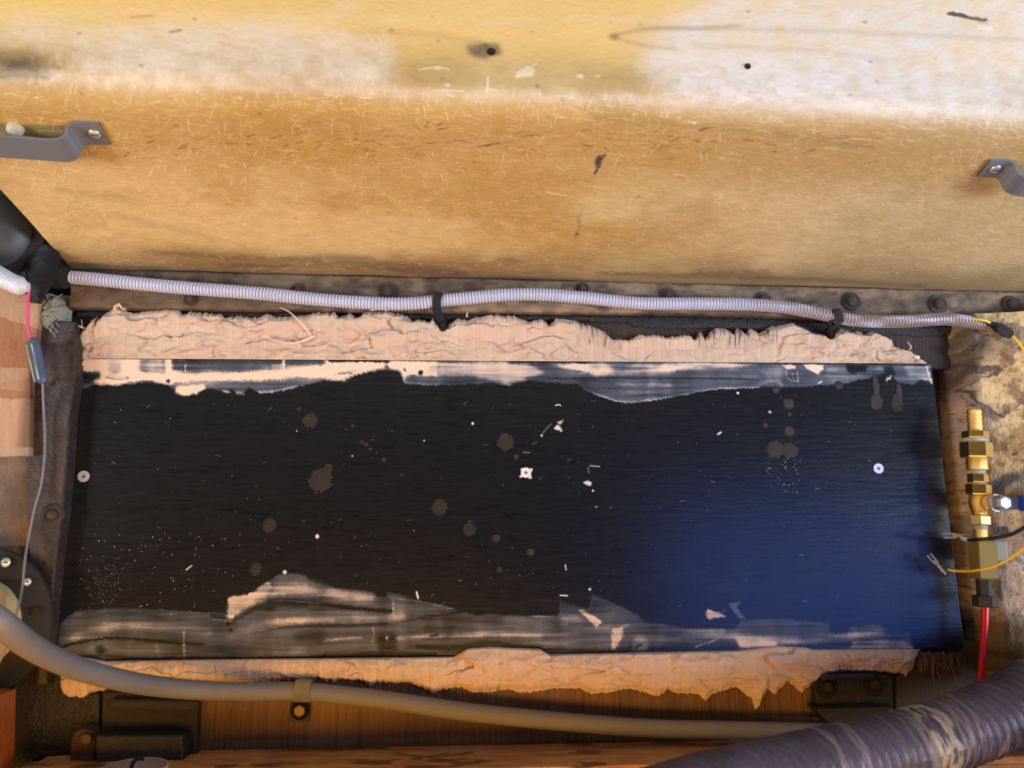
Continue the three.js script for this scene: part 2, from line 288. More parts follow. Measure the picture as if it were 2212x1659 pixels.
  const rough = dataTex(512, 256, (x, y) => { const k = 0.36 + 0.3 * fbm(x * 0.12, y * 0.16, 4); return [k, k, k]; });
  const bump = dataTex(1024, 512, (x, y) => { const k = 0.3 * fbm(x * 0.06, y * 0.06, 4) + 0.25 * vn(x * 0.35, y * 0.35) + 0.45 * fib.get(x * 2, CTH - 1 - y * 2); return [k, k, k]; });
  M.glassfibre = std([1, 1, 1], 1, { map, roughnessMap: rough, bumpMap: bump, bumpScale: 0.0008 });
}
const ceilPoint = (a, b, off) => {
  const s = b * CEIL_S, [z, y, an] = prof(s), x = lerp(ceilLeft(z), CEIL_R, a), w = off ? 0 : 0.0022 * (fbm(x * 9, s * 14, 3) - 0.5) + 0.0006 * (fbm(x * 60, s * 60, 2) - 0.5);
  return V(x, y + SLOPE * x + Math.cos(an) * (off - w), z - Math.sin(an) * (off - w));
};
const ceilUV = (a, b) => { const s = b * CEIL_S, z = prof(s)[0]; return [(lerp(ceilLeft(z), CEIL_R, a) - CX0) / CW, s / CH]; };
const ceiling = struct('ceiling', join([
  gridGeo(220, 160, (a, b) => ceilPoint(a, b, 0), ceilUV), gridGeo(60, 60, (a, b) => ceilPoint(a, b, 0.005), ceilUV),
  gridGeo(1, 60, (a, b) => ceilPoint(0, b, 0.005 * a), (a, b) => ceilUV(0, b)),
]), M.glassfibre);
{                                                                  // two old screw holes in the lip
  for (const [u, v, r, name] of [[1061, 112, 0.0021, 'screw_hole'], [1615, 143, 0.0015, 'screw_hole']]) {
    const q = ceilAt(u, v), n = V(0, -Math.cos(q.a), Math.sin(q.a)), g = lathe([[0, 0.0001], [r * 0.75, 0.0003], [r * 0.95, 0.0006], [r * 1.12, 0.0004], [r * 1.3, -0.0006]], 20);
    const m = part(name, g, std([0.012, 0.008, 0.005], 0.9), ceiling); m.position.copy(q.p); alignY(m, n);
  }
}

// ---------------------------------------------------------------- setting: flange, boards
const flangeY = (x) => 0.1700 + SLOPE * x;
{
  const tex = dataTex(2048, 128, (x, y) => {
    const X = x / 2048, Y = y / 128, n = fbm(X * 90, Y * 6, 4), b = fbm(X * 22 + 4, Y * 2, 3);
    let c = mixc(lin(92, 74, 58), lin(150, 126, 100), sm(0.3, 0.7, 0.5 * n + 0.5 * b));
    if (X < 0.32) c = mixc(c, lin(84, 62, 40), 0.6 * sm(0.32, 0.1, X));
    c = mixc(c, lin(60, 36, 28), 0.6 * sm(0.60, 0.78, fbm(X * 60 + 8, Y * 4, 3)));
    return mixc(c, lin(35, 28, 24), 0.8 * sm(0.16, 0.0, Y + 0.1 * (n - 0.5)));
  }, true);
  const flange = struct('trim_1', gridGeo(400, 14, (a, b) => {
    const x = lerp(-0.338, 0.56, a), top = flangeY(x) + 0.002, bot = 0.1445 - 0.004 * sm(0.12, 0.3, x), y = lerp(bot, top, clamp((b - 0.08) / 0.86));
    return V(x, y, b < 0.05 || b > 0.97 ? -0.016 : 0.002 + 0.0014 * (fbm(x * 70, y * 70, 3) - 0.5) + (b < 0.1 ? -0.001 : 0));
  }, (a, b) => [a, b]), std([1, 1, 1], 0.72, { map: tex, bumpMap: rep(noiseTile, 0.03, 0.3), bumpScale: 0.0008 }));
  const boltMat = std([0.14, 0.085, 0.065], 0.6, { metal: 0.2, bumpMap: rep(noiseTile, 0.006), bumpScale: 0.0008 });
  const wash = lathe([[0.0024, 0], [0.0058, 0], [0.0064, 0.0006], [0.0060, 0.0013], [0.0026, 0.0015], [0.0024, 0.001]], 28), head = lathe([[0, 0.0046], [0.0012, 0.0048], [0.0018, 0.0042], [0.0024, 0.0040], [0.0032, 0.0036], [0.0037, 0.0026], [0.0038, 0.0008]], 24), hexHead = ngon(6, 0.0034, 0.003, 0.0005);
  [[412, 646, 0.8], [645, 626, 0.8], [838, 630, 1.1], [1258, 624, 0.8], [1443, 640, 1], [1648, 648, 1], [1838, 652, 1.15], [2025, 658, 1.2], [2183, 659, 1.15]].forEach(([u, v, k], i) => {
    const p = at(u, v, 0.0024), w = part(i ? 'bolt' : 'bolt', i % 2 ? join([head]) : join([head, hexHead]), boltMat, flange);
    w.position.copy(p); w.rotation.x = Math.PI / 2; w.scale.setScalar(k); part('washer', wash, i % 3 ? boltMat : M.grime, w);
  });
}
struct('trim_2', plate([[-0.345, 0.1035], [0.352, 0.1035], [0.352, 0.146], [-0.345, 0.146]], -0.018, -0.0045, 0.0005), std([0.42, 0.4, 0.44], 0.7, { map: rep(grainTile, 0.34), bumpMap: rep(grainBump, 0.17), bumpScale: 0.0006 }));   // board above the panel
struct('trim_3', plate([[-0.36, -0.205], [0.40, -0.205], [0.40, -0.1035], [-0.36, -0.1035]], -0.018, -0.0045, 0.0005), M.darkWood);  // board below the panel
{                                                                  // tarry black joint along the flange
  const o = thing('sealant_strip', 'rough tarry black sealant running along the underside of the bolted flange', 'sealant', V(0, 0.1405, -0.0045));
  part('bead', gridGeo(1100, 10, (a, b) => {
    const x = lerp(-0.334, 0.352, a), sag = -0.004 * sm(0.12, 0.3, x), top = 0.1452 + sag, h = 0.0062 + 0.005 * sm(0.05, 0.12, x) * sm(0.3, 0.2, x) + 0.006 * sm(0.2, 0.26, x) + 0.0045 * (fbm(x * 120, 3, 3) - 0.5), y = top - h * b;
    return V(x, y - o.position.y, b === 0 || b === 1 ? -0.0006 : 0.0006 + 0.0018 * Math.sin(b * Math.PI) * (0.4 + 1.2 * fbm(x * 220, y * 260, 3)));
  }), M.blackTar, o);
}

// ---------------------------------------------------------------- black panel with smears
const PX0 = -0.331, PW = 0.664, PY0 = -0.1135, PH = 0.2255, PTW = 2048, PTH = 696;
const panelQuad = [at(174, 774.5), at(2013, 786), at(2084, 1401.5), at(121, 1428)];
const panel = thing('plywood_sheet', 'wide black painted plywood panel with putty smeared along its top and bottom edges', 'panel');
const CREAM = [0.78, 0.60, 0.45];
{
  const cv = new Cover(PTW, PTH, (u, v) => { const p = at(u, v); return [(p.x - PX0) / PW * PTW, PTH - (p.y - PY0) / PH * PTH]; }); cv.scale = 1.07;
  // upper smear: thin film, then cream, then wiped lines
  cv.fill('172 772 2012 786 2012 829 1990 820 1975 832 1940 826 1925 812 1895 800 1876 818 1850 822 1830 829 1790 832 1735 836 1640 837 1561 838 1523 843 1470 854 1409 864 1353 871 1308 861 1262 841 1247 831 1141 823 1110 828 1100 833 1059 826 1030 830 945 832 872 829 864 803 829 798 793 805 763 813 747 825 702 823 666 831 641 836 591 847 560 849 540 838 521 850 500 842 481 844 440 839 428 851 397 856 377 844 362 831 324 826 240 834 202 831 190 838 174 841', 0.34, 1, 1)
    .fill('173 773 372 774 372 800 420 812 520 806 640 796 700 790 700 774 832 774 832 796 790 803 760 812 740 822 700 819 640 812 560 822 470 820 420 822 362 829 324 823 240 831 205 828 200 812 180 804', 0.97, 0.95, 2.5)
    .fill('377 836 400 832 440 830 445 840 425 851 397 856 380 850', 0.95, 0.95, 2)
    .line('365 815 480 814 600 806 700 798', 22, 0.95, 0.85, 5)
    .line('560 848 600 845 640 835', 4, 0.8, 0.8, 1.2).line('483 846 494 847', 5, 0.75, 0.9, 1).line('511 849 525 850', 5, 0.75, 0.9, 1)
    .fill('835 778 946 780 946 812 880 810 874 826 868 802 838 796', 0.95, 0.95, 2)
    .fill('946 781 1130 781 1150 790 1180 806 1160 812 1140 818 1100 829 1058 823 1020 814 980 812 946 812', 0.78, 0.95, 3)
    .fill('1180 787 1262 783 1300 782 1320 792 1340 800 1380 785 1640 783 1590 796 1520 792 1440 806 1400 804 1330 808 1290 812 1240 802', 0.93, 0.9, 3.5)
    .line('1330 800 1400 794 1420 786', 12, 0.35, 0.75, 6).line('1280 788 1330 784', 10, 0.4, 0.7, 5)
    .line('1165 786 1215 799 1260 806 1295 816', 3, 0.3, 0.5, 2).line('1330 829 1400 828 1450 832', 4, 0.7, 0.6, 2).line('1320 848 1400 850', 4, 0.55, 0.5, 2)
    .line('1262 841 1308 861 1353 871 1409 864 1470 854 1523 843 1561 838 1640 837', 3, 0.8, 0.75, 0.8)
    .line('1140 822 1230 818 1330 816 1420 819 1560 816 1640 822', 3.5, 0.05, 0.75, 1.2).line('1300 838 1420 842 1520 832', 3, 0.15, 0.5, 1.5).line('1330 822 1480 824', 6, 0.25, 0.5, 2)
    .fill('1640 800 1690 792 1715 800 1700 815 1660 822', 0.55, 0.6, 4).line('1698 800 1698 820 1722 824', 3, 0.75, 0.9, 0.6).line('1722 800 1724 826', 3, 0.75, 0.9, 0.6).line('1712 806 1714 824', 3, 0.7, 0.8, 0.6)
    .fill('1733 786 1780 788 1768 810 1745 798', 0.95, 0.95, 1).fill('1690 788 1718 788 1720 796 1700 798', 0.9, 0.9, 1).line('1640 830 1680 818 1690 834', 7, 0.7, 0.5, 2)
    .fill('1785 790 1825 790 1835 820 1800 828 1785 812', 0.5, 0.7, 3).fill('1826 788 1876 790 1870 800 1845 812 1830 800', 0.04, 0.9, 2).line('1840 812 1860 808', 8, 0.55, 0.7, 3)
    .fill('1878 800 1895 790 1912 790 1905 810 1880 818', 0.45, 0.7, 3).fill('1908 792 1928 790 1935 812 1915 825', 0.06, 0.8, 2).fill('1950 792 2003 792 2010 822 1985 816 1962 812', 0.62, 0.8, 3).line('2002 792 2008 812 2012 828', 4, 0.95, 0.9, 1).line('1915 822 1925 812', 5, 0.85, 0.8, 1)
    .line('385 779 500 780 600 781 695 781', 13, 0.12, 0.8, 4).line('400 792 520 795 620 790', 12, 0.38, 0.7, 5).line('712 779 760 778 838 781', 6, 0.0, 0.95, 0.8).line('1100 783 1180 781 1240 782 1270 782', 5, 0.05, 0.85, 1.2).line('1590 783 1720 785 1900 788 2005 789', 4, 0.05, 0.7, 1.2)
    .fill('232 778 262 778 262 800 250 812 235 806', 0.55, 0.6, 3).fill('300 778 345 778 350 808 318 806 300 800', 0.42, 0.7, 4).line('352 780 353 806', 8, 0.3, 0.7, 3).dot(395, 786, 12, 0.35, 0.8, 2).line('388 782 410 800 420 786', 8, 0.35, 0.7, 2)
    .fill('176 803 216 803 217 820 185 829 176 828', 0.1, 0.95, 2).fill('210 812 250 814 280 818 278 813 240 811', 0.2, 0.5, 1.5).line('228 816 262 820 279 817', 2.5, 0.15, 0.8, 0.8)
    .line('400 786 400 802', 2, 1, 0.9).line('612 776 613 798', 5, 1, 0.9, 0.7).line('606 800 607 822', 4, 1, 0.7, 0.7).fill('588 786 612 786 612 820 590 820', 0.85, 0.5, 1).dot(363, 822, 4, 0.1, 0.9).line('700 818 735 804 780 800', 2, 0.55, 0.7, 0.8).line('733 808 760 806', 3, 0.35, 0.7, 1)
    .dot(909, 805, 6, 0.02, 0.95, 1).dot(874, 799, 3, 0.2, 0.9).line('875 826 905 829 950 832', 3, 0.6, 0.6, 1).line('930 800 942 796', 16, 0.55, 0.5, 4)
  // lower smear
    .fill('122 1428 125 1352 145 1332 166 1320 221 1315 277 1313 346 1316 387 1322 440 1324 492 1326 492 1292 503 1287 526 1286 540 1282 553 1275 568 1258 580 1255 598 1243 631 1238 662 1242 664 1254 690 1262 723 1272 767 1285 833 1290 834 1278 850 1281 886 1291 950 1307 994 1319 1033 1330 1060 1326 1100 1330 1150 1333 1208 1331 1209 1297 1255 1312 1272 1313 1280 1284 1321 1301 1377 1327 1395 1343 1430 1348 1487 1358 1587 1358 1600 1340 1660 1338 1698 1337 1791 1346 1795 1368 1824 1371 1839 1354 1887 1348 1920 1358 1953 1371 1961 1364 1968 1385 1976 1404', 0.32, 1, 1.5)
    .fill('1209 1331 1290 1340 1330 1350 1345 1345 1400 1350 1420 1380 1330 1396 1180 1404 1130 1390 1100 1350 1120 1334', 0.42, 0.8, 5)
    .fill('492 1326 492 1293 503 1288 526 1287 553 1276 568 1260 580 1256 590 1268 560 1292 520 1318 498 1340', 0.9, 0.95, 1.5)
    .line('500 1325 540 1298 580 1277 620 1270 680 1274 740 1284 800 1291', 20, 0.85, 0.9, 4).line('610 1250 650 1252 700 1266', 16, 0.42, 0.6, 5)
    .line('520 1358 600 1345 680 1334 760 1333 830 1336 870 1332', 15, 0.75, 0.75, 4).line('545 1352 640 1340 720 1336', 8, 0.85, 0.6, 3)
    .line('492 1348 525 1328 560 1306 600 1297 650 1299 720 1308 800 1318 850 1321', 7, 0.02, 0.95, 1.8).line('585 1306 640 1304 665 1306', 9, 0.08, 0.8, 2).line('500 1344 560 1303 600 1297 650 1299 700 1305', 1.6, 0.75, 0.6, 0.4)
    .line('545 1370 600 1356 660 1352 760 1350 840 1347 890 1337 960 1328 1000 1322', 4, 0.05, 0.75, 1.2).line('560 1376 590 1366', 7, 0.1, 0.7, 2).line('840 1345 900 1334', 2, 0.75, 0.5, 0.6).line('845 1292 900 1297 980 1315', 2.4, 0.8, 0.6, 0.6).fill('1010 1297 1056 1297 1056 1330 1010 1328', 0.0, 0.0)
    .line('849 1296 851 1334', 4, 0.75, 0.75, 0.8).fill('852 1297 890 1304 888 1330 854 1332', 0.42, 0.6, 3)
    .line('160 1376 220 1356 300 1352 380 1358 450 1366', 17, 0.6, 0.7, 4).line('240 1350 320 1352 400 1368', 3, 0.75, 0.5, 1).line('128 1398 180 1385 230 1378 290 1379 350 1386 400 1391 440 1392', 4.6, 0.0, 0.95, 1.2).line('180 1330 250 1324 340 1330', 7, 0.16, 0.7, 3)
    .line('200 1400 196 1410', 26, 0.5, 0.6, 5).fill('205 1395 222 1393 230 1410 212 1416', 0.05, 0.9, 3).line('250 1408 330 1412 360 1405', 14, 0.55, 0.5, 5)
    .line('398 1364 396 1392 399 1424', 3.4, 0.9, 0.85, 0.6).line('336 1390 345 1420', 5, 0.75, 0.6, 2).line('346 1318 420 1324 492 1326', 2.2, 0.7, 0.7, 0.6).line('452 1325 448 1334 470 1340 500 1342', 2, 0.7, 0.8, 0.5).fill('452 1327 488 1327 486 1338 452 1337', 0.1, 0.7, 1).dot(498, 1362, 5, 0.02, 0.95, 0.8).line('500 1370 560 1372 640 1368', 20, 0.55, 0.5, 6)
    .line('560 1405 600 1412 650 1408', 18, 0.62, 0.6, 5).dot(600, 1383, 8, 0.3, 0.7, 1.5).dot(615, 1402, 12, 0.34, 0.6, 2).fill('628 1366 700 1362 700 1386 640 1388', 0.1, 0.6, 5).dot(584, 1307, 12, 0.15, 0.7, 3)
    .line('700 1384 760 1378 780 1377', 4, 0.85, 0.7, 1.2).line('740 1388 790 1386', 9, 0.5, 0.5, 4).fill('816 1370 855 1368 858 1410 818 1412', 0.02, 0.75, 4).dot(836, 1378, 4, 1, 0.9, 0.8).line('806 1356 808 1384 800 1388', 3, 0.7, 0.7, 1)
    .line('862 1380 920 1374 960 1371', 9, 0.85, 0.75, 2.5).line('950 1340 952 1372', 14, 0.62, 0.5, 4).line('925 1358 980 1356', 14, 0.1, 0.5, 4).line('930 1374 946 1371', 5, 0.03, 0.9, 1).line('980 1374 1050 1368 1110 1370 1165 1378', 12, 0.8, 0.7, 3.5).line('1030 1382 1060 1378', 8, 0.25, 0.6, 2).line('1100 1344 1170 1348', 22, 0.5, 0.6, 6)
    .line('900 1396 950 1402 1000 1397 1040 1390 1080 1390 1120 1397 1170 1400', 8, 0.0, 0.95, 2.2).line('700 1415 780 1414 860 1412 940 1414', 9, 0.02, 0.85, 2.5).line('560 1421 640 1420 700 1419', 6, 0.03, 0.7, 1.6).line('230 1418 330 1424 440 1422 520 1422', 5, 0.03, 0.7, 1.6).line('1172 1402 1240 1408 1330 1406 1362 1402', 8, 0.02, 0.9, 1.8).line('1380 1402 1480 1400 1592 1399', 9, 0.02, 0.85, 2).line('1500 1380 1560 1386 1590 1396', 12, 0.12, 0.7, 5).line('1700 1396 1760 1394 1840 1392', 8, 0.06, 0.8, 2)
    .line('1209 1298 1212 1330', 4, 0.6, 0.5, 1).line('1280 1285 1276 1312', 5, 0.6, 0.5, 2).line('1256 1321 1275 1332 1294 1344', 9, 0.97, 0.95, 1.2).fill('1258 1320 1300 1342 1288 1356 1272 1340', 0.95, 0.9, 1).fill('1322 1362 1345 1352 1346 1372 1330 1404 1320 1402', 0.92, 0.9, 1.5).line('1322 1362 1348 1352 1384 1346', 3, 0.75, 0.7, 1)
    .dot(1385, 1390, 15, 0.85, 0.8, 4).line('1374 1400 1378 1394 1384 1392', 5, 0, 0.95, 0.8).line('1362 1388 1363 1402', 2.5, 0.05, 0.9).line('1372 1360 1376 1390', 12, 0.6, 0.4, 4)
    .line('1480 1366 1540 1367 1600 1374 1650 1380 1720 1384 1790 1378 1850 1374 1905 1362', 13, 0.85, 0.7, 4).line('1210 1331 1240 1334 1260 1344 1230 1338', 12, 0.7, 0.5, 3).fill('1587 1378 1640 1376 1676 1386 1680 1398 1600 1400', 0.9, 0.85, 2).fill('1842 1386 1900 1382 1960 1386 1974 1402 1835 1402', 0.8, 0.8, 2).line('1500 1398 1530 1387 1552 1381', 2, 0.8, 0.9, 0.5)
    .fill('1524 1320 1532 1317 1556 1324 1572 1332 1530 1338 1523 1330', 0.85, 0.9, 1.5).fill('1572 1302 1606 1300 1592 1312 1612 1336 1596 1336 1580 1316', 0.5, 0.8, 1.5).line('1640 1345 1700 1352', 30, 0.4, 0.35, 8).fill('1610 1345 1660 1340 1690 1360 1640 1368', 0.45, 0.5, 5).line('1961 1366 1974 1402', 5, 0.7, 0.5, 2)
    .line('1150 1331 1195 1332', 2.4, 0.95, 0.8, 0.8).dot(1219, 1344, 10, 0.8, 0.6, 2).line('1172 1338 1174 1358', 2, 0.3, 0.6, 0.8);
  // faint films and brushed bands
  cv.line('1180 1300 1300 1290 1420 1240 1520 1250 1600 1290', 34, 0.12, 0.7, 14).line('1300 1240 1420 1246 1500 1248', 6, 0.16, 0.6, 3).line('1560 1265 1680 1258 1690 1266', 8, 0.16, 0.7, 3).line('1000 1190 1070 1172 1140 1178', 10, 0.1, 0.7, 4).line('1320 1095 1420 1090 1600 1085 1720 1080', 4, 0.12, 0.6, 2).line('1140 1295 1206 1298', 3, 0.35, 0.6, 1).line('1152 1290 1153 1330', 2, 0.2, 0.6).line('1160 1305 1200 1310', 5, 0.25, 0.5, 2);
  cv.done();
  const chip = new Cover(PTW, PTH, cv.to); chip.scale = 1.07;       // white paint chips, slivers, scratches
  chip.fill('1196 926 1204 917 1213 925 1206 930', 1, 0.9, 0.6).fill('1203 912 1218 907 1210 918', 0.9, 0.7, 0.8).dot(1212, 930, 3, 1, 0.7).line('1170 940 1180 925 1192 915', 2, 0.4, 0.5, 1)
    .fill('1259 1042 1270 1038 1279 1043 1275 1050 1266 1047', 1, 0.9, 0.7).dot(1281, 1060, 2.5, 1, 0.9).dot(1288, 1095, 2, 1, 0.6).line('1275 1006 1295 1008', 3, 0.7, 0.6).line('1130 977 1145 978', 2, 0.5, 0.6).line('1270 1010 1272 1022', 1.5, 0.6, 0.7)
    .fill('681 1157 686 1153 690 1159 686 1164 682 1162', 1, 1, 0.4).line('402 1231 414 1222', 2.6, 1, 0.95).line('1221 1220 1223 1231', 2.6, 1, 0.95).line('1210 1286 1226 1287', 3, 1, 0.95).line('900 1279 903 1292', 4, 1, 0.95).dot(615, 1236, 4, 1, 0.9, 0.6)
    .line('1551 938 1557 934', 4, 1, 1).dot(1594, 849, 3, 1, 1).line('1200 876 1206 873 1211 876', 2.5, 1, 0.95).dot(1021, 915, 3, 1, 0.95).dot(916, 952, 2, 1, 0.8).dot(761, 985, 2, 1, 0.8).dot(1170, 941, 2.5, 1, 0.8).dot(1274, 1273, 3, 1, 0.8).line('1768 828 1775 824', 3, 1, 0.9).dot(1663, 890, 3.5, 0.7, 0.8);
  for (let i = 0; i < 260; i++) { const u = rr(165, 2060), v = rr(850, 1330); chip.dot(u, v, rnd() < 0.06 ? rr(1.1, 1.8) : rr(0.4, 0.9), 1, rr(0.1, 0.6)); }
  for (let i = 0; i < 90; i++) { const u = rr(170, 560), v = rr(1150, 1330); chip.dot(u, v, rr(0.5, 1.3), 1, rr(0.3, 0.8)); }
  for (let i = 0; i < 46; i++) { const u = rr(1655, 1735), v = rr(985, 1060) + 0.3 * (u - 1690); chip.dot(u, v, rr(0.6, 1.3), 1, rr(0.3, 0.7)); }
  for (let i = 0; i < 60; i++) { const u = rr(200, 2040), v = rr(850, 1330), a = rr(-0.8, 0.4); chip.line(`${u} ${v} ${u + rr(3, 12) * Math.cos(a)} ${v + rr(3, 12) * Math.sin(a)}`, 0.9, 1, rr(0.1, 0.5)); }
  chip.dot(252, 958, 15, 0.0).done();
  const map = dataTex(PTW, PTH, (x, y) => {
    const Y = PTH - 1 - y, X = x / PTW * PW, H = y / PTH * PH;
    const wob = (fbm(X * 900, H * 900, 2) - 0.5) * 7, streak = fbm(X * 26, H * 520, 3), patch = fbm(X * 70 + 5, H * 90, 3), cross = vn(X * 160 + 3, 7);
    let k = cv.get(x + wob, Y + wob * 0.8 + 1.5 * (vn(X * 300, 3) - 0.5));
    if (Y > PTH * 0.5) k *= 0.86;
    const thin = 1 - sm(0.6, 0.95, k);
    k = clamp(k * lerp(1, 0.30 + 0.95 * streak + 0.55 * (patch - 0.5) + 0.30 * (cross - 0.4), thin));
    const grain = fbm(X * 40, H * 700, 3), g2 = vn(X * 120, H * 1100);
    let c = mulc([0.0105, 0.0112, 0.0130], 0.8 + 0.3 * grain + 0.12 * g2);
    if (fbm(X * 90 + 31, H * 620, 2) > 0.72) c = mulc(c, 0.7);
    c = mixc(c, [0.125, 0.15, 0.20], sm(0.02, 0.55, k));
    c = mixc(c, CREAM, sm(0.30, 0.95, k));
    return mixc(c, [0.72, 0.72, 0.70], chip.get(x, Y));
  }, true);
  const rough = dataTex(1024, 348, (x, y) => { const k = cv.get(x * 2, PTH - 1 - y * 2), r = lerp(0.19 + 0.11 * fbm(x * 0.05, y * 0.5, 3), 0.45, sm(0.1, 0.6, k)); return [r, r, r]; });
  const bump = dataTex(1024, 348, (x, y) => { const X = x / 1024, H = y / 348, k = 0.5 * fbm(X * 30, H * 170, 3) + 0.25 * vn(X * 300, H * 300) + 0.4 * cv.get(x * 2, PTH - 1 - y * 2); return [k, k, k]; });
  M.panel = std([1, 1, 1], 1, { map, roughnessMap: rough, bumpMap: bump, bumpScale: 0.00014, phys: true, specularIntensity: 0.8 });
  const g = plate(panelQuad.map((p) => [p.x, p.y]), -0.016, 0.0, 0.0006), q = g.attributes.position, uv = g.attributes.uv;
  for (let i = 0; i < q.count; i++) uv.setXY(i, (q.getX(i) - PX0) / PW, (q.getY(i) - PY0) / PH);
  part('board', g, M.panel, panel);
  // countersunk screws
  const headG = () => {                                            // flat head with a cross recess
    const R = 0.0044, s = new THREE.Shape(); s.absarc(0, 0, R, 0, 2 * Math.PI); const h = new THREE.Path(), w = 0.0004, l = 0.0016;
    [[w, w], [w, l], [-w, l], [-w, w], [-l, w], [-l, -w], [-w, -w], [-w, -l], [w, -l], [w, -w], [l, -w], [l, w]].forEach(([x, y], i) => (i ? h.lineTo(x, y) : h.moveTo(x, y))); h.closePath(); s.holes.push(h);
    const e = new THREE.ExtrudeGeometry(s, { depth: 0.0007, bevelEnabled: true, bevelSize: 0.0002, bevelThickness: 0.0002, bevelOffset: -0.0002, bevelSegments: 2, curveSegments: 30 }); return e;
  };
  const hg = headG(), well = new THREE.CircleGeometry(0.002, 12);
  [[181, 1029, 0.95, 0.3, std([0.42, 0.45, 0.5], 0.55, { metal: 0.2 }), 'grey painted screw'], [1136, 1021, 0.88, 0.2, M.white, 'white screw in a square of chipped white paint'], [1897, 1012, 0.9, 0.5, std([0.6, 0.58, 0.72], 0.4, { metal: 0.3 }), 'pale zinc screw']].forEach(([u, v, k, turn, mat, label]) => {
    const s = part('screw', hg, mat, panel, label); s.position.copy(at(u, v, 0.0001)); s.rotation.z = turn; s.scale.setScalar(k);
    const r = part('cross_recess', well, std([0.05, 0.05, 0.09], 0.5), s); r.position.z = 0.0001;
  });
  const chipM = std([0.75, 0.68, 0.55], 0.6);                      // chipped paint corners round the middle screw
  [['1124 1013 1129 1010 1130 1016 1126 1019'], ['1146 1010 1151 1013 1149 1020 1145 1015'], ['1122 1028 1126 1025 1130 1031 1122 1032'], ['1141 1033 1148 1025 1149 1034 1142 1034.5']].forEach(([s]) => part('paint_chip', plate(outline(s, 0.0004), -0.0002, 0.0006, 0.0001), chipM, panel));
  // dried resin drips
  const spotM = std([0.026, 0.019, 0.009], 0.35, { bumpMap: rep(noiseTile, 0.006), bumpScale: 0.0009 }), spotGrey = std([0.022, 0.016, 0.015], 0.25, { bumpMap: rep(noiseTile, 0.008), bumpScale: 0.0008 });
  const spot = (u, v, r, mat, ax = 1, ay = 1, sd = 0) => {
    const c = at(u, v), R = r * 0.000345, n = 56, g = gridGeo(n, 6, (a, b) => {
      const t = a * 2 * Math.PI, ca = Math.cos(t), sa = Math.sin(t), k = 1 + (r > 7 ? 0.16 : 0.05) * (vn(ca * 9 + sd + 20, sa * 9 + 20) - 0.5) * 2 + (r > 7 ? 0.06 * (hash(Math.round(a * n) % n + sd * 13, 5) - 0.5) : 0), q = R * k * b;
      return V(c.x + ca * q * ax, c.y + sa * q * ay, 0.00008 + 0.00085 * Math.pow(Math.max(0, 1 - b * b), 0.35) * Math.min(1, r / 10) * (0.9 + 0.4 * fbm(ca * b * 6 + sd, sa * b * 6, 2)));
    });
    part('resin_spot', g, mat, panel);
  };
  let k = 0;
  for (const [u, v, r] of triples('670 908 16 646 883 5 693 1037 25 709 1011 10 762 919 4 782 955 5 791 960 5 800 970 4.5 829 993 6 813 978 3 1091 955 19 949 1096 17 1014 1144 14 582 1135 15 552 1229 13 748 928 3')) spot(u, v, r, spotM, 1, 1, ++k);
  for (const [u, v, r] of triples('1115 987 6 1071 1163 9.5 1146 1193 9 1078 1231 6.5 1096 1231 3 1122 1243 3 1059 1248 2.5 1705 932 12 1653 918 6 1705 895 5 1676 842 9 1703 872 13 1812 833 10')) spot(u, v, r, spotGrey, 1, 1, ++k);
  spot(1675, 970, 20, spotGrey, 1, 0.9, ++k); spot(1706, 973, 19, spotGrey, 1, 0.9, ++k); spot(1893, 868, 16, spotGrey, 0.95, 1.2, ++k); spot(1892, 835, 9, spotGrey, 0.9, 2.6, ++k); spot(1938, 872, 17, spotGrey, 0.8, 1.2, ++k); spot(1942, 846, 9, spotGrey, 0.8, 2.2, ++k);
  // fine spray of droplets at lower left
  const drop = [], ball = new THREE.SphereGeometry(1, 8, 6);
  for (let i = 0; i < 130; i++) { const p = at(lerp(165, 290, (rnd() + rnd()) / 2), lerp(1195, 1330, (rnd() + rnd()) / 2)), r = rr(0.0002, 0.0007); const g = ball.clone(); g.scale(r, r, r * 0.8); g.translate(p.x, p.y, 0); drop.push(g); }
  part('droplet_spray', join(drop), std([0.05, 0.055, 0.06], 0.12), panel).userData.kind = 'stuff';
}

// ---------------------------------------------------------------- putty
function interp(pts) { const p = pts.slice().sort((a, b) => a[0] - b[0]); return (x) => { if (x <= p[0][0]) return p[0][1]; for (let i = 1; i < p.length; i++) if (x <= p[i][0]) { const t = (x - p[i - 1][0]) / (p[i][0] - p[i - 1][0] || 1); return lerp(p[i - 1][1], p[i][1], t); } return p[p.length - 1][1]; }; }
const edge = (s) => interp(pairs(s).map(([u, v]) => { const p = at(u, v); return [p.x, p.y]; }));
function facets(n, w, h, sd) {                                     // knife strokes: tilted cells with a step from one to the next
  seed = sd; const c = []; for (let i = 0; i < n; i++) c.push([rr(0, w), rr(0, h), rr(-1, 1), rr(-1, 1), rr(-1, 1), rr(0.7, 1.4)]);
  const bins = {}, B = 0.03; c.forEach((s, i) => { const k = Math.floor(s[0] / B); for (let d = -2; d <= 2; d++) (bins[k + d] ??= []).push(i); });
  return (x, y) => { let best = 1e9, m = null; for (const i of bins[Math.floor(x / B)] ?? []) { const s = c[i], dx = (x - s[0]) * 0.32, dy = y - s[1], d = (dx * dx + dy * dy) * s[5]; if (d < best) { best = d; m = s; } } return m ? m[4] * 0.0012 + (x - m[0]) * m[2] * 0.06 + (y - m[1]) * m[3] * 0.18 : 0; };
}
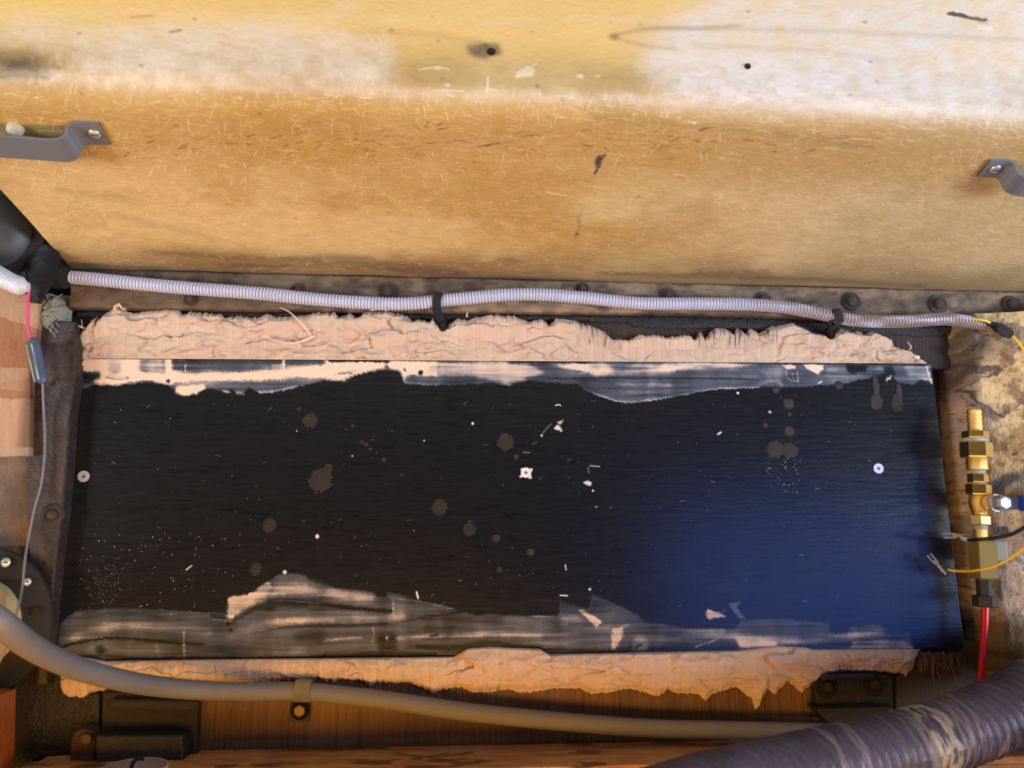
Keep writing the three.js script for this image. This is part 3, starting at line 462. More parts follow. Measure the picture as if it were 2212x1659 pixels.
function puttyMat(bottom) {
  const t = dataTex(2048, 256, (x, y) => {
    const X = x / 2048, Y = y / 256, n = fbm(X * 60, Y * 6, 4), u = lerp(160, 2010, X);
    let c = mixc([0.78, 0.565, 0.425], [0.79, 0.61, 0.45], sm(0.3, 0.7, fbm(X * 14 + 2, Y * 2, 3)));
    c = mulc(c, 0.94 + 0.12 * n);
    const scr = bottom ? Math.max(sm(1010, 1040, u) * sm(1100, 1070, u) * sm(0.25, 0.1, Y), sm(1805, 1815, u) * sm(1855, 1845, u) * sm(0.5, 0.35, Y)) : Math.max(sm(1215, 1235, u) * sm(1330, 1310, u), sm(1480, 1500, u) * sm(1680, 1660, u)) * sm(0.38, 0.62, Y);   // scraped thin: the grain of the wood shows
    const line = vn(X * 620, Y * 2.2 + 9);
    return mixc(c, [0.10, 0.075, 0.075], 0.75 * scr * sm(0.56, 0.8, line) + 0.16 * scr);
  }, true);
  return std([1, 1, 1], 0.42, { map: t, bumpMap: rep(noiseTile, bottom ? 0.02 : 0.02, 0.012), bumpScale: 0.0003 });
}
const seamTop = (x) => { const a = panelQuad[0], b = panelQuad[1]; return lerp(a.y, b.y, (x - a.x) / (b.x - a.x)); };
const seamBot = (x) => { const a = panelQuad[3], b = panelQuad[2]; return lerp(a.y, b.y, (x - a.x) / (b.x - a.x)); };
function putty(o, x0, x1, top, bot, seamAtBottom, cols, rows, sd, mat) {
  const fac = facets(170, x1 - x0, 0.045, sd);
  const H = (x, y, t) => {                                         // t: 0 at the panel, 1 at the ragged rim
    const wx = x + 0.006 * (fbm(x * 90 + sd, y * 160, 3) - 0.5), wy = y + 0.006 * (fbm(x * 90, y * 160 + sd, 3) - 0.5);
    const px = (x + 0.331) / PW, swirl = seamAtBottom ? sm(0.26, 0.30, px) * sm(0.43, 0.38, px) + sm(0.80, 0.84, px) : 0.25;
    const calm = seamAtBottom ? sm(0.55, 0.6, px) * sm(0.8, 0.76, px) : 0.35;
    const rough = sm(0.42, 0.62, fbm(x * 30 + sd, y * 60 + 9, 3)), rid = 1 - Math.abs(2 * fbm(wx * 60, wy * 130, 3) - 1), rid2 = 1 - Math.abs(2 * fbm(wx * 38 + 7, wy * 75 + 3, 3) - 1);
    let h = 0.0046 + 0.0016 * (1 - t) * (seamAtBottom ? 0.6 : 1) + fac(wx - x0, wy - (seamAtBottom ? 0.103 : -0.148)) * (1 - 0.55 * calm) + 0.0026 * (rid * rid * rid - 0.35) * (1 - 0.6 * calm) * (0.25 + 0.9 * rough) + 0.0060 * swirl * (rid2 * rid2 - 0.45) + 0.0005 * (fbm(x * 420, y * 420, 2) - 0.5) * rough;
    h = Math.max(h - 0.0022 * calm * t, 0.0006); if (!seamAtBottom) h += 0.0085 * Math.pow(clamp(1 - t), 0.8) * sm(-0.25, 0.45, t);
    return h * sm(0, 0.10, 1.0001 - t) ** 0.5 * (0.45 + 0.55 * sm(0, 0.2, 1 - t)) + (t < 0.12 ? 0 : 0);
  };
  const soft = (f) => { const n = 260, o = []; for (let i = 0; i <= n; i++) { let q = 0; for (let k = -4; k <= 4; k++) q += f(clamp(lerp(x0, x1, i / n) + k * 0.002, x0, x1)); o.push(q / 9); } return (x) => { const k = clamp((x - x0) / (x1 - x0)) * n, i = Math.min(n - 1, k | 0); return lerp(o[i], o[i + 1], k - i); }; };
  const rim = seamAtBottom ? top : bot, softRim = soft(rim);
  const g = gridGeo(cols, rows, (a, b0, i, j) => {
    const last = seamAtBottom ? j === rows : j === 0, b = last ? b0 : seamAtBottom ? b0 * rows / (rows - 1) : (b0 * rows - 1) / (rows - 1);
    const x = lerp(x0, x1, a), rag = rim(x) - softRim(x) + 0.0022 * (fbm(x * 650, sd, 3) - 0.5), t = clamp(seamAtBottom ? b : 1 - b);
    const y0 = seamAtBottom ? lerp(bot(x), softRim(x), t) : lerp(top(x), softRim(x), t), y = y0 + rag * t * t * t;
    const endTaper = Math.min(sm(0, 0.006, x - x0), sm(0, 0.012, x1 - x)) ** 0.5;
    let z = -0.0046 + H(x, y, t) * (0.15 + 0.85 * endTaper);
    const d = seamAtBottom ? y - seamTop(x) : seamBot(x) - y;      // close to the panel the putty is struck level with its face
    z = seamAtBottom ? lerp(z, Math.max(z, 0.0003 + 0.0004 * fbm(x * 200, 4, 2)), sm(0.004, 0.0, d)) : Math.max(z, lerp(0.0002, -0.003, t));
    if (t <= 0.0001) z = Math.min(z, 0.0008);
    z += 0.0042 * sm(0.45, 0.95, t) * (seamAtBottom ? 1 : 0.3) * endTaper; if (last) z = -0.0046;
    return V(x, y, z);
  }, (a, b) => [a, b]);
  return part('putty', g, mat, o);
}
const upperTop = edge('160 752 168 728 175 716 187 709 208 702 210 680 228 676 242 668 250 660 258 662 264 668 291 677 299 674 330 671 352 669 359 664 382 667 395 679 410 674 440 676 473 677 486 685 519 682 540 686 560 685 578 679 608 685 641 683 660 679 682 674 700 676 722 675 732 684 745 680 755 676 773 686 793 671 834 671 850 676 877 681 889 693 905 690 920 692 928 696 935 686 947 703 956 713 962 712 970 698 991 688 1010 692 1021 687 1056 679 1080 681 1110 681 1120 688 1138 694 1169 689 1186 701 1196 696 1201 686 1210 690 1224 689 1255 697 1290 709 1308 717 1320 731 1340 733 1356 735 1379 724 1417 723 1440 728 1490 723 1498 734 1508 728 1515 715 1523 734 1541 710 1561 707 1589 722 1594 708 1612 722 1622 710 1640 720 1652 714 1665 705 1685 703 1713 698 1735 707 1751 719 1773 722 1786 734 1796 731 1801 717 1819 709 1839 717 1854 714 1870 723 1885 714 1900 724 1923 731 1928 746 1953 757 1978 769 2000 781');
const upperBot = edge('160 766 168 800 174 802 180 790 186 779 200 774.6 2003 786');
const lowerTop = edge('125 1440 150 1432 180 1419 230 1427 420 1424 980 1418 1010 1400 1060 1397 1100 1399 1165 1401 1185 1413 1590 1405 1680 1395 1740 1398 1752 1402 1978 1402');
const lowerBot = edge('125 1450 138 1504 152 1520 165 1514 178 1518 191 1512 193 1502 215 1494 241 1488 260 1482 400 1478 640 1470 689 1466 705 1472 723 1475 731 1468 783 1473 800 1481 817 1474 853 1477 883 1474 900 1482 914 1488 933 1498 955 1490 997 1486 1021 1498 1066 1496 1100 1488 1120 1496 1144 1498 1197 1489 1252 1489 1277 1500 1310 1498 1335 1492 1363 1489 1393 1498 1424 1506 1446 1490 1462 1499 1509 1499 1526 1516 1540 1499 1592 1485 1612 1502 1628 1510 1634 1534 1642 1526 1651 1504 1660 1490 1675 1500 1703 1474 1720 1486 1735 1498 1751 1483 1758 1478 1766 1505 1773 1473 1784 1460 1817 1455 1880 1454 1913 1455 1948 1455 1956 1464 1973 1454 1975 1444 1991 1436 1984 1422 1978 1406');
const upper = thing('putty_bead', 'thick peach putty spread in ragged ridges along the top edge of the black panel', 'putty', V(0, 0, 0), 'putty around the black panel');
putty(upper, at(161, 760).x, at(2002, 784).x, upperTop, upperBot, true, 1900, 56, 41, puttyMat(false));
const lower = thing('putty_bead', 'orange-tinged putty spread with hanging ragged tongues along the bottom edge of the black panel', 'putty', V(0, 0, 0), 'putty around the black panel');
putty(lower, at(126, 1440).x, at(1990, 1430).x, lowerTop, lowerBot, false, 1900, 52, 977, puttyMat(true));
{                                                                  // drawn-out strings and loose dabs
  const m = std([0.78, 0.585, 0.43], 0.45), pts = (s) => triples(s).map(([u, v, z]) => at(u, v, z));
  const strand = (s, r) => part('strand', sweep(pts(s), (l, a, t) => r * (1 - 0.65 * t), { steps: 26, sides: 8 }), m, upper);
  strand('676 730 .001 662 712 .004 645 692 .007 622 672 .009 604 664 .010', 0.0009); strand('187 712 .001 175 706 .004 164 703 .006 153 704 .007', 0.0010); strand('178 712 0 177 700 .003 176 690 .004', 0.0006);
  strand('252 664 .001 257 657 .005 264 666 .006 273 669 .006', 0.0012); strand('247 672 .0 249 661 .004 254 658 .006', 0.0013); strand('166 782 .002 152 786 .006 143 783 .009 139 774 .010', 0.0011); strand('156 786 .006 157 806 .009 150 810 .010 146 805 .011 160 811 .010', 0.0012);
  strand('1962 758 -.001 1968 750 .003 1960 738 .004', 0.0007); strand('680 725 .002 640 740 .004 600 737 .004 570 727 .003', 0.0012); strand('1008 684 0 1010 674 .003', 0.0008); strand('795 672 0 815 668 .003 838 671 .003', 0.0008);
  const dab = thing('putty_dab', 'small dab of peach putty stuck on the lower end of the dark wooden post', 'putty', at(108, 1297, 0.0148)); part('lump', lump(0.0022, 0.0018, 0.0008, 0.5, 1.7, 3, 3), m, dab);
  const crumb = thing('putty_dab', 'teardrop of putty dangling below the lower bead beside the left engine bracket', 'putty', at(248, 1520, -0.0035)); part('lump', lump(0.0017, 0.0024, 0.0012, 0.35, 1.5, 9, 3), m, crumb); part('tail', sweep([V(-0.0003, 0.001, 0), V(-0.0008, 0.006, 0), V(-0.001, 0.010, -0.0005)], 0.0006, { steps: 8, sides: 6 }), m, crumb);
  const pale = std([0.42, 0.34, 0.26], 0.6); [[331, 1508, 0.0042, 'large'], [352, 1514, 0.0022, ''], [391, 1509, 0.0058, '']].forEach(([u, v, r], i) => { const d = thing('putty_flake', ['grey putty flake under the grey tube, leftmost of three over the left bracket', 'smallest grey putty flake, middle of three over the left bracket', 'broad grey putty flake, rightmost of three over the left bracket'][i], 'putty', at(u, v, -0.002)); part('flake', lump(r, r * 0.55, 0.0012, 0.6, 1.8, 20 + i, 3), pale, d); });
  const wh = thing('putty_dab', 'tiny white crumb at the right tip of the upper putty', 'putty', at(1981, 771, 0.002)); part('lump', lump(0.0022, 0.0015, 0.0012, 0.3, 1.4, 5, 3), M.white, wh);
}

// ---------------------------------------------------------------- left side: post, boards, corner
struct('trim_4', plate(outline('84 690 160 694 164 740 160 830 150 900 144 1000 135 1100 122 1200 112 1300 103 1400 100 1480 78 1480 84 1400 92 1310 62 1215 58 1100 59 1000 66 830 78 740', 0.012), -0.018, 0.012, 0.0012), M.postWood);
{
  const s = part('bolt', join([lathe([[0, 0.0022], [0.0028, 0.002], [0.0036, 0.0012], [0.0038, 0]], 20)]), std([0.05, 0.036, 0.03], 0.6, { metal: 0.3 }), scene.getObjectByName('trim_4')); s.position.copy(at(113, 1112, 0.012)); s.rotation.x = Math.PI / 2;
  part('washer', lathe([[0.004, 0.0003], [0.0062, 0.0006], [0.0078, 0.0003], [0.0082, -0.0004]], 24), std([0.018, 0.012, 0.012], 0.6), s);
  const h = part('nail_hole', lathe([[0, 0.0001], [0.0014, 0.0003], [0.0018, 0.0003], [0.0021, -0.0003]], 16), std([0.008, 0.006, 0.006], 0.8), scene.getObjectByName('trim_4')); h.position.copy(at(114, 829, 0.0121)); h.rotation.x = Math.PI / 2;
}
const boardTex = (fn) => dataTex(512, 1024, (x, y) => fn(x / 512, 1 - y / 1024), true);     // 0..1, y down
function planeUV(g, u0, v0, u1, v1, z) { const a = at(u0, v0, z), b = at(u1, v1, z), q = g.attributes.position, t = g.attributes.uv; for (let i = 0; i < q.count; i++) t.setXY(i, (q.getX(i) - a.x) / (b.x - a.x), (q.getY(i) - b.y) / (a.y - b.y)); return g; }
{
  const tan = boardTex((X, Y) => {                                  // photo 620..1000 upright
    const v = 620 + 380 * Y, u = -60 + 150 * X, n = fbm(X * 5, Y * 9, 4), f = fbm(X * 40, Y * 12, 3), e = 14 * (n - 0.5);
    const paleC = lin(180, 146, 116), tanC = lin(150, 98, 54);
    let k = v + e < 690 + 0.35 * u ? 0.75 : v + e < 795 ? 0.08 : v + e < 825 - 0.1 * u ? 0.8 : v + e < 838 + 0.2 * u ? 0.5 : v + e < 862 ? 0.1 : 0.9;
    if (v + e > 800 && u < 5) k = v + e < 850 ? 0.5 : v + e < 862 ? 0.1 : 0.9;
    let c = mulc(mixc(tanC, paleC, k), 0.85 + 0.3 * f);
    c = mixc(c, lin(78, 46, 26), 0.75 * sm(26, 4, (v < 850 ? 84 - 0.11 * (v - 640) : 62) - u) * (v > 700 ? 1 : 0.3));
    return v > 968 + e * 0.3 ? mixc(c, lin(160, 150, 140), 0.6) : c;
  });
  struct('trim_5', planeUV(plate(outline('-70 600 84 642 80 720 66 800 62 984 -70 990', 0.018), -0.018, 0.018, 0.001), -60, 620, 90, 1000, 0.018), std([1, 1, 1], 0.6, { map: tan, bumpMap: rep(noiseTile, 0.3), bumpScale: 0.0006 }));
  const low = boardTex((X, Y) => {
    const v = 980 + 300 * Y, u = -60 + 150 * X, n = fbm(X * 6, Y * 10, 4), f = fbm(X * 50, Y * 90, 3);
    let c = mixc(lin(88, 76, 66), lin(140, 124, 108), n); c = mixc(c, lin(150, 96, 40), 0.7 * sm(10, 50, u) * sm(1090, 1180, v + 60 * (n - 0.5)));
    c = mixc(c, lin(60, 48, 42), 0.7 * sm(25, 60, u) * sm(1140, 1040, v)); return mulc(c, 0.8 + 0.4 * f);
  });
  struct('trim_6', planeUV(plate(outline('-70 986 70 986 70 1230 -70 1250', 0.006), -0.018, 0.006, 0.001), -60, 980, 90, 1280, 0.006), std([1, 1, 1], 0.65, { map: low, bumpMap: rep(noiseTile, 0.2), bumpScale: 0.0015 }));
  const tuft = thing('fibreglass_tuft', 'fuzzy grey-green lump of glass fibre at the top of the dark post', 'filler', at(112, 685, 0.004));
  const g = gridGeo(60, 60, (a, b) => {
    const x = (a - 0.5) * 2, y = (b - 0.5) * 2, r = Math.hypot(x, y), k = Math.max(0, 1 - r * r * (0.7 + 0.9 * fbm(x * 3 + 4, y * 3, 3)));
    return V(x * 0.0125 - 0.001, y * 0.0185, -0.006 + 0.017 * Math.sqrt(k) * (0.8 + 0.4 * fbm(x * 4, y * 5 + 3, 4)));
  }, (a, b) => [a * 0.02, b * 0.03]);
  part('fibres', g, std(lin(140, 140, 124), 0.95, { bumpMap: rep(noiseTile, 0.012), bumpScale: 0.0008 }), tuft);
  for (let i = 0; i < 16; i++) { const a = rr(-0.009, 0.009), b = rr(-0.014, 0.012); part('loose_fibre', sweep([V(a, b, 0.004), V(a + rr(-0.004, 0.004), b + rr(-0.003, 0.004), 0.009), V(a + rr(-0.007, 0.007), b + rr(-0.006, 0.006), rr(0.006, 0.010))], 0.00022, { steps: 8, sides: 5 }), std(lin(170, 170, 165), 0.7), tuft); }
  // dark corner pieces
  const can = thing('rounded_canister', 'dark grey rounded canister end in the shadowed upper left corner', 'canister', at(2, 508, 0.02));
  part('body', lump(0.027, 0.030, 0.022, 0.05, 1.2, 4, 4), std([0.055, 0.055, 0.058], 0.5), can);
  part('dark_flange', lathe([[0.020, 0], [0.034, 0.001], [0.036, 0.004], [0.034, 0.007], [0.018, 0.007]], 36), M.darkIron, can).rotation.x = Math.PI / 2;
  const fit = thing('taped_fitting', 'dirty black taped cable fitting between the two pale corrugated conduits at upper left', 'fitting', at(95, 600, 0.016));
  const L = (s) => triples(s).map(([u, v, z]) => rel(fit, at(u, v, z))), wob = (r, sd) => (l, a, t) => r * (0.9 + 0.28 * fbm(l * 300 + sd, Math.sin(a * 6.28) * 1.5 + 3, 3)) * (0.72 + 0.28 * Math.sin(Math.PI * clamp(t * 1.1)) ** 0.4);
  part('upright_sleeve', sweep(L('106 535 .020 98 565 .022 86 600 .024 74 640 .022'), wob(0.0088, 1), { steps: 50, sides: 20 }), std([0.028, 0.031, 0.036], 0.5, { bumpMap: rep(noiseTile, 0.012), bumpScale: 0.0014 }), fit);
  part('side_sleeve', sweep(L('108 603 .012 125 600 .013 140 600 .013 156 600 .013'), wob(0.0078, 5), { steps: 40, sides: 20 }), std([0.036, 0.036, 0.038], 0.6, { bumpMap: rep(noiseTile, 0.012), bumpScale: 0.0014 }), fit);
  part('tape_tail', sweep(L('88 610 .024 80 630 .022 78 655 .02'), wob(0.0052, 9), { steps: 24, sides: 12 }), M.black, fit);
}

// ---------------------------------------------------------------- right side: stained hull
{
  const z0 = 0.02, A = V(0.300, at(2100, 640, z0).y, z0), B = V(0.490, at(2100, 1640, z0).y, z0), W = B.x - A.x, Hh = A.y - B.y, TW = 768, TH = 1792;
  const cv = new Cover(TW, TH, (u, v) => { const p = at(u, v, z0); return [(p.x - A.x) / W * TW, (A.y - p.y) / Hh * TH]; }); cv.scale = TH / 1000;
  cv.fill('2056 720 2100 705 2180 740 2150 780 2110 790 2090 860 2060 900 2040 880 2040 760', 0.8, 0.8, 14).fill('2040 800 2078 800 2076 880 2046 880', 1, 0.9, 6)
    .line('2110 795 2160 790 2150 808', 9, 0.9, 0.8, 2).line('2112 800 2140 802', 6, 1, 0.8, 1).line('2096 835 2112 838 2110 852 2125 872 2150 890 2155 895', 2.6, 0.7, 0.8, 1).line('2096 838 2112 815 2150 806', 2.4, 0.5, 0.6, 1).line('2155 895 2175 880 2212 860', 2.4, 0.6, 0.6, 1).line('2085 780 2098 812', 7, 0.8, 0.7, 2)
    .line('2155 1052 2168 1040 2186 1026', 12, 1, 0.85, 3).dot(2160, 1048, 8, 1, 0.8, 2).dot(2172, 1145, 9, 1, 0.8, 2).line('2165 1130 2175 1150', 7, 1, 0.8, 2).line('2175 1190 2185 1260 2195 1290', 8, 1, 0.6, 3).dot(2200, 755, 7, 1, 0.9, 1.5).line('2150 1290 2212 1340', 14, 0.7, 0.4, 5).fill('2130 1380 2212 1420 2212 1470 2150 1460', 0.9, 0.6, 12).line('2140 1360 2130 1420', 14, 0.9, 0.5, 5)
    .line('2040 690 2050 870 2066 1000 2087 1200 2112 1400 2128 1490', 34, 1, 0.95, 6);  // groove shading painted as a wide grimy line along the hull edge
  for (let i = 0; i < 120; i++) cv.dot(rr(2080, 2300), rr(690, 1500), rr(1, 5), 1, rr(0.3, 0.9), 1);
  for (let i = 0; i < 420; i++) { const v = rr(690, 900); cv.dot(rr(2040, 2060 + 80 * sm(900, 740, v)) , v, rr(2, 9), 1, rr(0.15, 0.75), 2); }
  cv.fill('2060 720 2090 706 2110 760 2100 800 2086 880 2062 890', 0.9, 0.7, 8).line('2120 795 2170 790 2160 806', 11, 1, 0.9, 2).line('2106 836 2122 840 2122 856 2140 876 2162 892 2172 898', 4.5, 1, 0.9, 1.2).line('2106 838 2122 815 2160 806', 4, 0.9, 0.8, 1.5).line('2172 898 2190 880 2230 860', 4, 0.9, 0.7, 1.2).line('2166 1058 2180 1042 2200 1028', 15, 1, 0.95, 3).dot(2178, 1148, 12, 1, 0.9, 2).line('2140 890 2136 960 2150 1010', 18, 0.5, 0.35, 8).line('2160 1190 2172 1260 2180 1300', 9, 1, 0.8, 3);
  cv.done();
  const lip = new Cover(TW, TH, cv.to); lip.scale = cv.scale;
  lip.line('2088 880 2094 980 2102 1080 2108 1190', 22, 1, 0.9, 5).fill('2090 830 2130 840 2150 900 2130 1010 2096 1000 2084 900', 0.55, 0.8, 10).fill('2125 1160 2180 1165 2174 1300 2150 1310', 0.7, 0.8, 8).line('2110 1290 2116 1340', 18, 0.8, 0.6, 5).done();
  const crust = new Cover(TW, TH, cv.to); crust.scale = cv.scale;
  crust.fill('2155 1210 2240 1180 2300 1300 2240 1340 2160 1325', 1, 0.9, 10); for (let i = 0; i < 70; i++) crust.dot(rr(2145, 2260), rr(1200, 1330), rr(3, 9), 1, rr(0.4, 0.9), 2); crust.done();
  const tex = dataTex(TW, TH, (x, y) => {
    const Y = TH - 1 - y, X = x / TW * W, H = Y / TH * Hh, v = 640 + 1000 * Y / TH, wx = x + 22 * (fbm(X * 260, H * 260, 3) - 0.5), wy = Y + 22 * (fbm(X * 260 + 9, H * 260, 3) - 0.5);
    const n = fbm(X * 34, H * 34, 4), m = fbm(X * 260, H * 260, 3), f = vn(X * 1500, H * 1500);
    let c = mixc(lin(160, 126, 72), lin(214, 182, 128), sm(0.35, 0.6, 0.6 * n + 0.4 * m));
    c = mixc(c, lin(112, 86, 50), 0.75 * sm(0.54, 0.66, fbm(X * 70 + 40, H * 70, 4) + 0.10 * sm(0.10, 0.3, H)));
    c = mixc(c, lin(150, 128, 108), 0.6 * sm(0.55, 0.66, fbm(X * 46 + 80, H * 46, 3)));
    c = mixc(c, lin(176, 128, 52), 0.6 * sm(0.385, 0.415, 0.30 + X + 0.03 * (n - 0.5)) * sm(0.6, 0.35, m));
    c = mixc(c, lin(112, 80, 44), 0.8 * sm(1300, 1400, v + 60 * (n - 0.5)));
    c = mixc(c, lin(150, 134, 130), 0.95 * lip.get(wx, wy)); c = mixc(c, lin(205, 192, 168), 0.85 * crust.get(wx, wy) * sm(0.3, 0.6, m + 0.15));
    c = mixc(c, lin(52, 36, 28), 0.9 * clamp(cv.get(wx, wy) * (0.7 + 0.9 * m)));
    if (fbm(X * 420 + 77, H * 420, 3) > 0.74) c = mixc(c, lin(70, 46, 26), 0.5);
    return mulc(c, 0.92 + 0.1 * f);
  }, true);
  const left = interp(pairs('680 2040 700 2040 830 2046 1000 2060 1200 2080 1330 2101 1480 2120 1700 2150'));
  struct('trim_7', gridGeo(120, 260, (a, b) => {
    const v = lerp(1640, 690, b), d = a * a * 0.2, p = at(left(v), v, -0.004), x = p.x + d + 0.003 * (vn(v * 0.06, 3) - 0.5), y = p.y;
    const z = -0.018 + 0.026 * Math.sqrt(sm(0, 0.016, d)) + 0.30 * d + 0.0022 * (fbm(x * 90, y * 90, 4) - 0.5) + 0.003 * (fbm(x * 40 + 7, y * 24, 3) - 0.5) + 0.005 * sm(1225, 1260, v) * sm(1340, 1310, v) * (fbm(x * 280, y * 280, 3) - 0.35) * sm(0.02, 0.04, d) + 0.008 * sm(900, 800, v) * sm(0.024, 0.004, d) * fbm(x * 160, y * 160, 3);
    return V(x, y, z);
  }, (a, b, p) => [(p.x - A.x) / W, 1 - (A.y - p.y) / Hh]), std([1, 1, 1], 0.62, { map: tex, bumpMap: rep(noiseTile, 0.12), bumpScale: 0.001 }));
}

// ---------------------------------------------------------------- conduits and clips
const P3 = (s) => triples(s).map(([u, v, z]) => at(u, v, z));
const conduitTex = dataTex(1024, 64, (x, y) => { const X = x / 1024, n = fbm(X * 60, y / 16, 4); let c = mixc(lin(192, 202, 232), lin(180, 186, 210), n); c = mixc(c, lin(134, 116, 100), (0.06 + 0.8 * sm(0.62, 0.86, X)) * sm(0.35, 0.7, fbm(X * 40, y / 10 + 3, 3) + 0.12)); return c; }, true);
{
  const o = thing('corrugated_conduit', 'long pale grey corrugated conduit running the width above the black panel', 'conduit', at(945, 650, 0.012));
  const pts = P3('152 599 .014 200 603 .014 300 613 .013 400 622 .012 560 634 .012 700 648 .012 840 656 .012 900 655 .012 945 650 .012 1000 645 .012 1090 637 .012 1160 636 .012 1250 642 .012 1380 655 .012 1500 656 .012 1620 658 .012 1690 663 .012 1750 673 .013 1805 685 .014 1850 692 .015 1950 694 .016 2050 690 .018 2120 702 .018 2176 724 .017').map((p) => rel(o, p));
  const pitch = 0.00243, g = sweep(pts, (s, a, t) => { const k = (s / pitch) % 1; return 0.00505 * (1 - 0.55 * sm(0.95, 1, t)) - 0.00095 * (1 - sm(0.08, 0.24, k) * sm(0.92, 0.76, k)); }, { steps: 2600, sides: 18 });
  const uv = g.attributes.uv; for (let i = 0; i < uv.count; i++) uv.setX(i, uv.getX(i) / g.userData.length);
  part('tube', g, std([1, 1, 1], 0.38, { map: conduitTex }), o);
  const l = thing('corrugated_conduit', 'short bent end of pale corrugated conduit at the left border above the tan board', 'conduit', at(20, 610, 0.035));
  part('tube', sweep(P3('-70 560 .04 -30 580 .042 0 597 .044 25 611 .045 45 618 .045 62 621 .044').map((p) => rel(l, p)), (s, a, t) => { const k = (s / 0.0026) % 1; return 0.0066 * (1 - 0.5 * sm(0.86, 1, t) ** 2) - 0.0005 * (1 - sm(0.1, 0.3, k) * sm(0.9, 0.7, k)) * sm(0.95, 0.8, t); }, { steps: 320, sides: 20 }), std(lin(200, 206, 222), 0.4), l);
  [[945, 650, 0.012, 0.10, 'black plastic clip holding the conduit at the gap in the upper putty', [953, 690], [960, 712]], [1805, 685, 0.014, -0.24, 'black plastic clip holding the conduit near its right end above lumpy putty', [1798, 712], [1790, 736]]].forEach(([u, v, z, tilt, label, a, b]) => {
    const c = thing('cable_clip', label, 'clip', at(u, v, z), 'black clips on the long conduit');
    const band = part('band', lathe([[0.0052, -0.0031], [0.0060, -0.0032], [0.0064, -0.0027], [0.0064, 0.0027], [0.0060, 0.0032], [0.0052, 0.0031]], 36), M.black, c); band.rotation.z = Math.PI / 2 - tilt;
    const q = [[u - 7, v + 10, z + 0.001], [a[0], a[1], 0.004], [b[0], b[1], 0.0015]].map(([x, y, k]) => rel(c, at(x, y, k)));
    const tail = new RoundedBoxGeometry(0.0062, q[0].distanceTo(q[1]) + 0.004, 0.0016, 2, 0.0006), t = part('tail', tail, M.black, c); t.position.copy(q[0]).lerp(q[1], 0.5); t.quaternion.setFromUnitVectors(V(0, -1, 0), q[1].clone().sub(q[0]).normalize());
    const foot = part('foot', new RoundedBoxGeometry(0.0068, 0.0125, 0.0026, 2, 0.0009), M.blackTar, c); foot.position.copy(q[1]).lerp(q[2], 0.5); foot.rotation.z = 0.1;
    const s = part('screw_head', lathe([[0, 0.0016], [0.0015, 0.0015], [0.0021, 0.0008], [0.0022, 0]], 18), M.black, c); s.rotation.x = Math.PI / 2; s.position.copy(q[1]).lerp(q[2], 0.55).add(V(0, 0, 0.0012));
  });
}

// ---------------------------------------------------------------- wires
const M_yellow = std(lin(236, 196, 40), 0.4), M_blackWire = std([0.010, 0.010, 0.011], 0.35);
const crimpM = std([0.36, 0.34, 0.32], 0.45, { metal: 0.6 });
function forkTerminal(parent, base, dir, k = 1) {                  // fork spade with a crimp barrel, lying along dir
  const t = part('fork_terminal', (() => {
    const s = new THREE.Shape(), w = 0.0024, L = 0.0118, i = 0.00105; s.moveTo(-0.0011, 0); s.lineTo(-w, 0.0035); s.lineTo(-w, L - 0.001); s.quadraticCurveTo(-w, L, -w + 0.0008, L); s.lineTo(-i, L - 0.0004); s.lineTo(-i, 0.0058); s.quadraticCurveTo(0, 0.0046, i, 0.0058); s.lineTo(i, L - 0.0004); s.lineTo(w - 0.0008, L); s.quadraticCurveTo(w, L, w, L - 0.001); s.lineTo(w, 0.0035); s.lineTo(0.0011, 0); s.closePath();
    const e = new THREE.ExtrudeGeometry(s, { depth: 0.0005, bevelEnabled: true, bevelSize: 0.00012, bevelThickness: 0.00012, bevelSegments: 1 }); e.scale(k, k, 1); return e;
  })(), crimpM, parent);
  t.position.copy(base); alignY(t, dir);
  const b = part('crimp_barrel', lathe([[0.0009, 0.0005], [0.0014, 0], [0.0015, -0.0018], [0.0011, -0.0024], [0.0015, -0.003], [0.0016, -0.0048], [0.0012, -0.0058], [0.0011, -0.0075]], 16), crimpM, parent); b.position.copy(base); alignY(b, dir);
}
